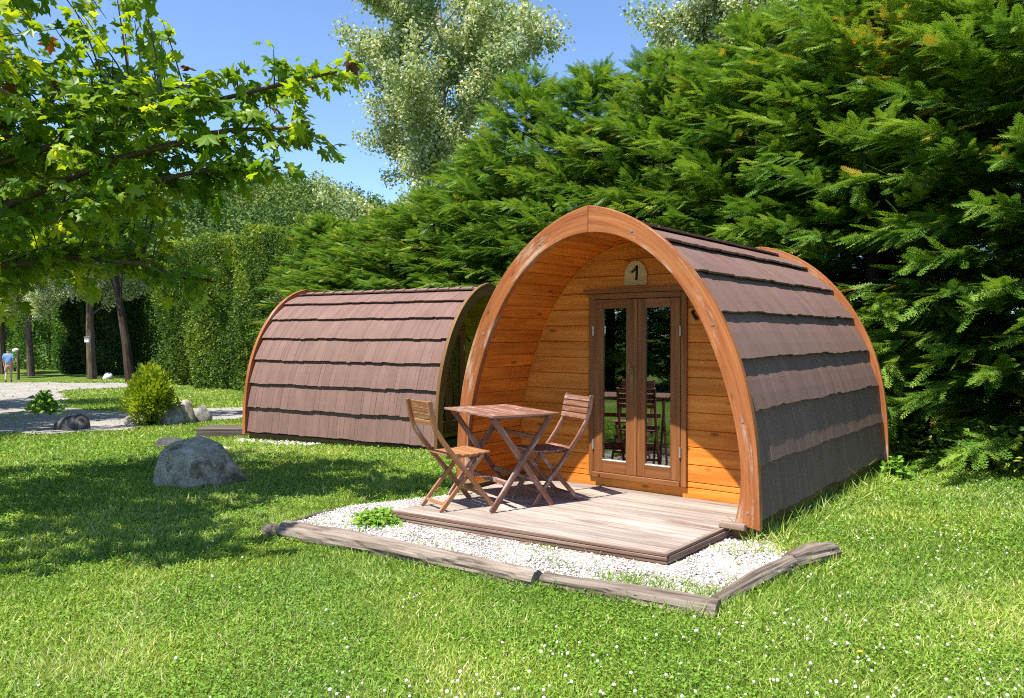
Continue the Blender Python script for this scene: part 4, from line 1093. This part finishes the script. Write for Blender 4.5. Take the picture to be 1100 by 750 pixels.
# leafy weeds
def weed(label, x, y, n, rx, ry, h, size, seed, name='leafy_weed'):
    global RNG
    RNG = np.random.default_rng(seed)
    P = RNG.normal(size=(n, 3)) * np.array([rx * 0.5, ry * 0.5, 0]); P[:, 2] = RNG.random(n) * h * np.exp(-(P[:, 0] / rx) ** 2 - (P[:, 1] / ry) ** 2) + 0.01
    V, F, T = leafy(P, size, up=0.6, ratio=0.75); o = mesh_np(name, V, F, M['clover'], tint=T); o.location = (x, y, max(zz(x, y), -0.135)); return tag(o, label, 'plant')
weed('low leafy clover clump covering the left corner of the deck', -1.24, -1.22, 1500, 0.26, 0.26, 0.13, 0.045, 81)
weed('tiny green weed growing in the white gravel', -1.15, -1.52, 90, 0.08, 0.07, 0.05, 0.035, 82)
weed('dark leafy weed under the rear corner of the numbered pod', 1.62, 3.72, 260, 0.14, 0.12, 0.22, 0.08, 83)
weed('dark leafy weed beside the leftmost path stone', -13.9, 1.2, 420, 0.24, 0.24, 0.45, 0.12, 84)

# ------------------------------------------------------------------ lawn
CAM = np.array([3.615, -5.705])
def pod_mask(x, y):
    m1 = (np.abs(x) < 1.30) & (y > 0.05) & (y < LEN + 0.0)
    c_, s_ = math.cos(-(math.pi / 2 + 0.147)), math.sin(-(math.pi / 2 + 0.147)); dx, dy = x + 4.549, y - 4.226
    lx = c_ * dx - s_ * dy; ly = s_ * dx + c_ * dy
    return m1 | ((np.abs(lx) < 1.30) & (ly > 0.02) & (ly < LEN))
DECKP = [tuple(fl_), tuple(fr_), tuple(br_), tuple(bl_)]
def pnoise(x, y):
    return (np.sin(x * 1.7 + 0.6 * np.sin(y * 2.1)) * np.sin(y * 1.9 + 0.7 * np.sin(x * 1.3)) + 0.6 * np.sin(x * 4.3 + 2 * np.sin(y * 1.7)) * np.sin(y * 3.9 + 1.1) + 0.5 * np.sin(x * 9.7 + y * 3.1) * np.sin(y * 8.9 - x * 2.7)) / 2.1
def scatter(n, dmin, dmax, seed, spread=0.86):
    rg = np.random.default_rng(seed)
    an = R(37.8) + rg.uniform(-spread, spread, n); d = dmin * (dmax / dmin) ** rg.random(n)
    return CAM[0] - np.sin(an) * d, CAM[1] + np.cos(an) * d, d, rg
def lawn_ok(x, y, rg):
    bed = in_bed(x, y)
    corner = bed & (((x - 1.42) / 0.45) ** 2 + ((y + 1.42) / 0.24) ** 2 < 1.0)
    edge = bed & (((x - 1.75) / 0.35) ** 2 + ((y + 0.02) / 0.30) ** 2 < 1)
    lft = bed & (((x + 1.75) / 0.3) ** 2 + ((y + 1.55) / 0.22) ** 2 < 1)
    k = rg.random(len(x)); ok = ~bed | (corner & (k < 0.42)) | (edge & (k < 0.30)) | (lft & (k < 0.22)) | (k < 0.012 + 0.10 * (pnoise(x * 2.1, y * 2.3) > 0.42))
    ok &= ~in_poly(x, y, DECKP) & ~pod_mask(x, y) & ~(on_path(x, y) & (k > 0.03))
    return ok
n = 620000
x, y, d, rg = scatter(n, 2.6, 48, 1); ok = lawn_ok(x, y, rg); x, y, d = x[ok], y[ok], d[ok]; n = len(x)
pn = pnoise(x, y)
near_edge = (np.abs(np.abs(x) - 1.42) < 0.22) & (y > -0.1) & (y < 4.3)
logs_ = ((np.abs(y - (-1.79 + 0.075 * (x + 1.78))) < 0.16) & (x > -2.0) & (x < 1.95)) | ((np.abs(x - 1.90) < 0.2) & (y > -1.5) & (y < 0.2))
hgt = (0.030 + 0.014 * pn + 0.018 * rg.random(n) ** 2) * (1 + 0.022 * d); hgt = np.where(near_edge, hgt * (1.5 + 2.2 * rg.random(n) ** 2), hgt); hgt = np.where(logs_, hgt * (1.1 + 0.9 * rg.random(n)), hgt)
tall = rg.random(n) < 0.012; hgt = np.where(tall, hgt * 1.9, hgt)
dirv = np.stack([rg.normal(size=n) * 0.75, rg.normal(size=n) * 0.75, np.full(n, 0.85)], -1)
base = np.stack([x, y, zg(x, y) - 0.004 + 0.04 * in_bed(x, y)], -1)
W = np.maximum(0.0042, 0.00135 * d) * rg.uniform(0.7, 1.3, n)
V, F = kites(base, dirv, rg.normal(size=(n, 3)), hgt * 1.35, W, bend=0.10, mid=0.4)
tint = np.clip(0.42 + 0.27 * pn + 0.12 * np.sin(x * 0.9 + 1.1) * np.sin(y * 1.1) + rg.normal(size=n) * 0.2 + 0.34 * (rg.random(n) < 0.07), 0, 1)
dry = np.exp(-(((x + 0.05) / 0.5) ** 2 + ((y + 2.15) / 0.2) ** 2)) + 0.6 * np.exp(-(((x - 1.5) / 0.5) ** 2 + ((y + 0.05) / 0.3) ** 2)) + 0.5 * np.exp(-(((x - 2.3) / 0.9) ** 2 + ((y - 3.6) / 0.5) ** 2))
tint = np.clip(tint + dry * 0.38 * rg.random(n), 0, 1)
o = mesh_np('grass', V, F, M['grass'], tint=np.repeat(tint, 4)); tag(o, 'mown green grass of the lawn', 'grass', kind='stuff')
# clover leaves among the grass
n = 210000
x, y, d, rg = scatter(n, 2.6, 16, 2); ok = lawn_ok(x, y, rg) & (pnoise(x + 3.3, y * 1.2) + 0.25 * rg.normal(size=n) + 0.12 > 0); x, y, d = x[ok], y[ok], d[ok]; n = len(x)
base = np.stack([x, y, zg(x, y) + 0.035 * in_bed(x, y) + 0.018 + 0.022 * rg.random(n) * (1 + 0.02 * d)], -1); an = rg.uniform(0, 6.28, n)
dirv = np.stack([np.cos(an), np.sin(an), rg.uniform(-0.25, 0.35, n)], -1); nrm = np.stack([rg.normal(size=n) * 0.4, rg.normal(size=n) * 0.4, np.ones(n)], -1)
L = np.maximum(0.015, 0.0029 * d) * rg.uniform(0.7, 1.3, n)
V, F = kites(base, dirv, nrm, L, L * 0.85, 0.0, 0.6)
o = mesh_np('clover', V, F, M['clover'], tint=np.repeat(np.clip(0.45 + rg.normal(size=n) * 0.22, 0, 1), 4)); tag(o, 'low clover leaves growing through the lawn', 'clover', kind='stuff')
# white clover flower heads
import bmesh
def ico(sub):
    bm = bmesh.new(); bmesh.ops.create_icosphere(bm, subdivisions=sub, radius=1.0); bm.verts.ensure_lookup_table()
    V = np.array([v.co[:] for v in bm.verts]); F = np.array([[v.index for v in f.verts] for f in bm.faces]); bm.free(); return V, F
IV, IF = ico(1)
n = 15000
x, y, d, rg = scatter(n, 2.7, 13, 3); dens = np.clip(-0.02 + 0.16 * (x - 0.4) / 2.0 + 0.30 * np.maximum(pnoise(x * 1.3 + 1, y * 1.3), -0.2), 0.012, 0.5); ok = lawn_ok(x, y, rg) & (rg.random(n) < dens) & ~in_bed(x, y); x, y, d = x[ok], y[ok], d[ok]; n = len(x)
T = np.stack([x, y, zg(x, y) + 0.045 + 0.02 * rg.random(n)], -1); Rm = np.tile(np.eye(3), (n, 1, 1)); Rm[:, 2, 2] = 0.85
V, F = instance(IV * (1 + 0.2 * np.sin(IV[:, :1] * 40)), IF, T, Rm, rg.uniform(0.0035, 0.010, n)); o = mesh_np('clover_flowers', V, F, M['flower']); tag(o, 'white clover flower heads dotted over the lawn', 'flowers', kind='stuff')
# one dandelion
dl = thing('dandelion', 'single yellow dandelion flower in the lawn', 'flower', (2.62, -1.72, zz(2.62, -1.72)))
b = MB(); b.tube([(0, 0, 0), (0.005, 0, 0.05)], 0.0025, 6); b.build('stem', M['clover'], dl)
pv, pf = kites(np.zeros((26, 3)) + [0.005, 0, 0.05], np.stack([np.cos(np.arange(26) * 2.4), np.sin(np.arange(26) * 2.4), 0.25 + 0.04 * np.arange(26)], -1), np.tile([[0, 0, 1.0]], (26, 1)), np.full(26, 0.019), np.full(26, 0.007))
mesh_np('petals', pv, pf, M['petal'], dl)
# white gravel stones
rg = np.random.default_rng(8); n = 22000; x = rg.uniform(-2, 2, n); y = rg.uniform(-1.95, 0.2, n); k = in_bed(x, y) & ~in_poly(x, y, DECKP) & ~((np.abs(x) < 1.25) & (y > -0.85)); x, y = x[k], y[k]; n = len(x)
P0, F0 = ico(1); q_, _ = np.linalg.qr(rg.normal(size=(n, 3, 3))); q_ = q_ * np.array([1.0, 0.8, 0.6])[None, None]
V, F = instance(P0, F0, np.stack([x, y, np.maximum(zg(x, y), -0.125) + 0.036 + rg.random(n) * 0.006], -1), q_, rg.uniform(0.005, 0.013, n))
o = mesh_np('gravel', V, F, M['pebble'], tint=np.repeat(rg.random(n), len(P0))); tag(o, 'loose white gravel stones around the deck', 'gravel', kind='stuff')
# pale gravel strip at the foot of the second pod
rg = np.random.default_rng(18); n = 200; x = rg.uniform(-8.4, -6.6, n); y = 2.05 + 0.15 * (x + 8.5) + rg.normal(size=n) * 0.10
V, F = instance(P0, F0, np.stack([x, y, zg(x, y) + 0.02], -1), np.tile(np.eye(3), (n, 1, 1)), rg.uniform(0.012, 0.035, n)); o = mesh_np('scattered_gravel', V, F, M['pebble'], tint=np.repeat(rg.random(n) * 0.4, len(P0))); tag(o, 'scattered pale stones at the foot of the sideways pod', 'gravel', kind='stuff')

# ------------------------------------------------------------------ person, post and lamp box
def person(loc, rz):
    skin = plain('skin', (0.45, 0.27, 0.18), 0.6); hair = plain('brown_hair', (0.06, 0.035, 0.02), 0.7); shirt = plain('blue_shirt', (0.18, 0.33, 0.55), 0.8); shorts = plain('khaki_shorts', (0.36, 0.25, 0.16), 0.85); shoe = plain('dark_shoes', (0.05, 0.045, 0.04), 0.7)
    bag = plain('dark_bag', (0.02, 0.02, 0.025), 0.6)
    root = thing('person', 'person in a blue shirt and khaki shorts walking away along the path', 'person', loc, rz)
    def skinned(name, vs, es, rs, m, sub=2, rootv=0):
        me = bpy.data.meshes.new(name); me.from_pydata(vs, es, []); me.update()
        o = link_mesh(name, me, m, root)
        md = o.modifiers.new('skin', 'SKIN')
        for i, r in enumerate(rs):
            rr = r if isinstance(r, tuple) else (r, r)
            me.skin_vertices[0].data[i].radius = rr; me.skin_vertices[0].data[i].use_root = (i == rootv)
        sb = o.modifiers.new('sub', 'SUBSURF'); sb.levels = sub; sb.render_levels = sub
        return o
    # body: walking away (faces +y), mid stride
    vs = [(0, 0, 0.92), (0, 0, 1.15), (0, 0, 1.38), (0, 0.01, 1.47), (0, 0.02, 1.56), (0, 0.03, 1.66),      # pelvis..head
          (0.17, 0, 1.40), (0.22, -0.05, 1.12), (0.22, 0.06, 0.88), (0.22, 0.10, 0.78), (-0.17, 0, 1.40), (-0.22, 0.05, 1.12), (-0.22, 0.14, 0.90), (-0.22, 0.17, 0.80),
          (0.09, 0, 0.86), (0.10, 0.14, 0.48), (0.10, 0.14, 0.09), (0.10, 0.26, 0.04), (-0.09, 0, 0.86), (-0.10, -0.03, 0.47), (-0.10, -0.24, 0.12), (-0.10, -0.16, 0.03)]
    es = [(0, 1), (1, 2), (2, 3), (3, 4), (4, 5), (2, 6), (6, 7), (7, 8), (8, 9), (2, 10), (10, 11), (11, 12), (12, 13), (0, 14), (14, 15), (15, 16), (16, 17), (0, 18), (18, 19), (19, 20), (20, 21)]
    rs = [0.13, 0.125, 0.13, 0.055, 0.085, 0.09, 0.06, 0.042, 0.033, 0.035, 0.06, 0.042, 0.033, 0.035, 0.085, 0.058, 0.04, 0.03, 0.085, 0.058, 0.04, 0.03]
    skinned('body', vs, es, rs, skin)
    skinned('shirt', [(0, 0, 0.90), (0, 0, 1.12), (0, 0, 1.38), (0, 0.01, 1.45), (0.17, 0, 1.40), (0.225, -0.05, 1.18), (-0.17, 0, 1.40), (-0.225, 0.05, 1.18)], [(0, 1), (1, 2), (2, 3), (2, 4), (4, 5), (2, 6), (6, 7)], [(0.19, 0.15), (0.175, 0.14), (0.185, 0.14), 0.075, 0.085, 0.075, 0.085, 0.075], shirt)
    skinned('shorts', [(0, 0, 0.94), (0, 0, 0.85), (0.095, 0.02, 0.80), (0.10, 0.12, 0.52), (-0.095, 0, 0.80), (-0.10, -0.02, 0.52)], [(0, 1), (1, 2), (2, 3), (1, 4), (4, 5)], [(0.18, 0.15), (0.17, 0.145), 0.11, 0.095, 0.11, 0.095], shorts)
    skinned('hair', [(0, 0.0, 1.60), (0, 0.015, 1.69)], [(0, 1)], [0.09, 0.10], hair)
    skinned('shoe', [(0.10, 0.10, 0.05), (0.10, 0.28, 0.04)], [(0, 1)], [0.055, 0.045], shoe); skinned('shoe', [(-0.10, -0.26, 0.09), (-0.10, -0.10, 0.03)], [(0, 1)], [0.055, 0.045], shoe)
    skinned('bag', [(0.27, 0.09, 0.74), (0.27, 0.10, 0.52)], [(0, 1)], [(0.06, 0.10), (0.08, 0.16)], bag)
    return root
person((-41.8, 10.55, zz(-41.8, 10.55) + 0.03), R(62))
po = thing('marker_post', 'thin brown wooden post with a pale round cap beside the walking person', 'post', (-44.5, 12.0, zz(-44.5, 12.0)))
b = MB(); b.tube([(0, 0, -0.1), (0, 0, 1.65)], 0.075, 10); b.build('post', M['bark'], po)
b = MB(); b.tube([(-0.30, 0, 1.55), (-0.30, 0, 1.66), (-0.30, 0, 1.72)], [0.16, 0.17, 0.03], 14); b.bar((-0.3, 0, 1.58), (0, 0, 1.58), 0.03, 0.03, side=(0, 1, 0)); b.build('round_cap', M['white'], po)
nb_ = thing('nest_box', 'small white box hanging on the thick pale leaning trunk', 'box', (-41.5, 14.35, zz(-42, 14.8) + 2.05), R(40))
b = MB(); b.box((0, 0, 0.14), (0.24, 0.2, 0.28)); b.build('case', M['white'], nb_, bevel=0.01)
b = MB(); b.box((0, -0.01, 0.30), (0.30, 0.26, 0.03), Matrix.Rotation(R(12), 3, 'X')); b.build('lid', M['bark'], nb_, bevel=0.005)

# ------------------------------------------------------------------ light, sky, camera
sun_dir = Vector((-0.175, -0.838, 1.725)).normalized()     # towards the sun
sl = bpy.data.lights.new('sun', 'SUN'); sl.energy = 4.4; sl.angle = R(0.5); sl.color = (1.0, 0.955, 0.88)
so = bpy.data.objects.new('sun', sl); C.objects.link(so); so.rotation_euler = sun_dir.to_track_quat('Z', 'Y').to_euler()
w = bpy.data.worlds.new('World'); scene.world = w; w.use_nodes = True
nt = w.node_tree; nt.nodes.clear()
sky = nt.nodes.new('ShaderNodeTexSky'); sky.sky_type = 'NISHITA'; sky.sun_disc = False
sky.sun_elevation = math.asin(sun_dir.z); sky.sun_rotation = math.atan2(sun_dir.x, sun_dir.y); sky.altitude = 2600; sky.air_density = 1.0; sky.dust_density = 0.15; sky.ozone_density = 4.5
bg = nt.nodes.new('ShaderNodeBackground'); bg.inputs[1].default_value = 0.135
wo = nt.nodes.new('ShaderNodeOutputWorld'); nt.links.new(sky.outputs[0], bg.inputs[0]); nt.links.new(bg.outputs[0], wo.inputs[0])
cam = bpy.data.cameras.new('camera'); co_ = bpy.data.objects.new('camera', cam); C.objects.link(co_)
cam.sensor_width = 36; cam.lens = 36 * 850 / 1100; cam.clip_start = 0.05; cam.clip_end = 3000
yaw, pit = R(37.818), R(-1.038)
fw = Vector((-math.sin(yaw) * math.cos(pit), math.cos(yaw) * math.cos(pit), math.sin(pit)))
co_.location = (3.615, -5.705, 1.452); co_.rotation_euler = fw.to_track_quat('-Z', 'Y').to_euler()
scene.camera = co_
scene.view_settings.view_transform = 'Standard'; scene.view_settings.look = 'None'; scene.view_settings.gamma = 1.0; scene.view_settings.exposure = 1.10
scene.view_settings.use_curve_mapping = False
scene.cycles.filter_width = 1.1; scene.cycles.use_denoising = False
scene.cycles.max_bounces = 8; scene.cycles.transparent_max_bounces = 8
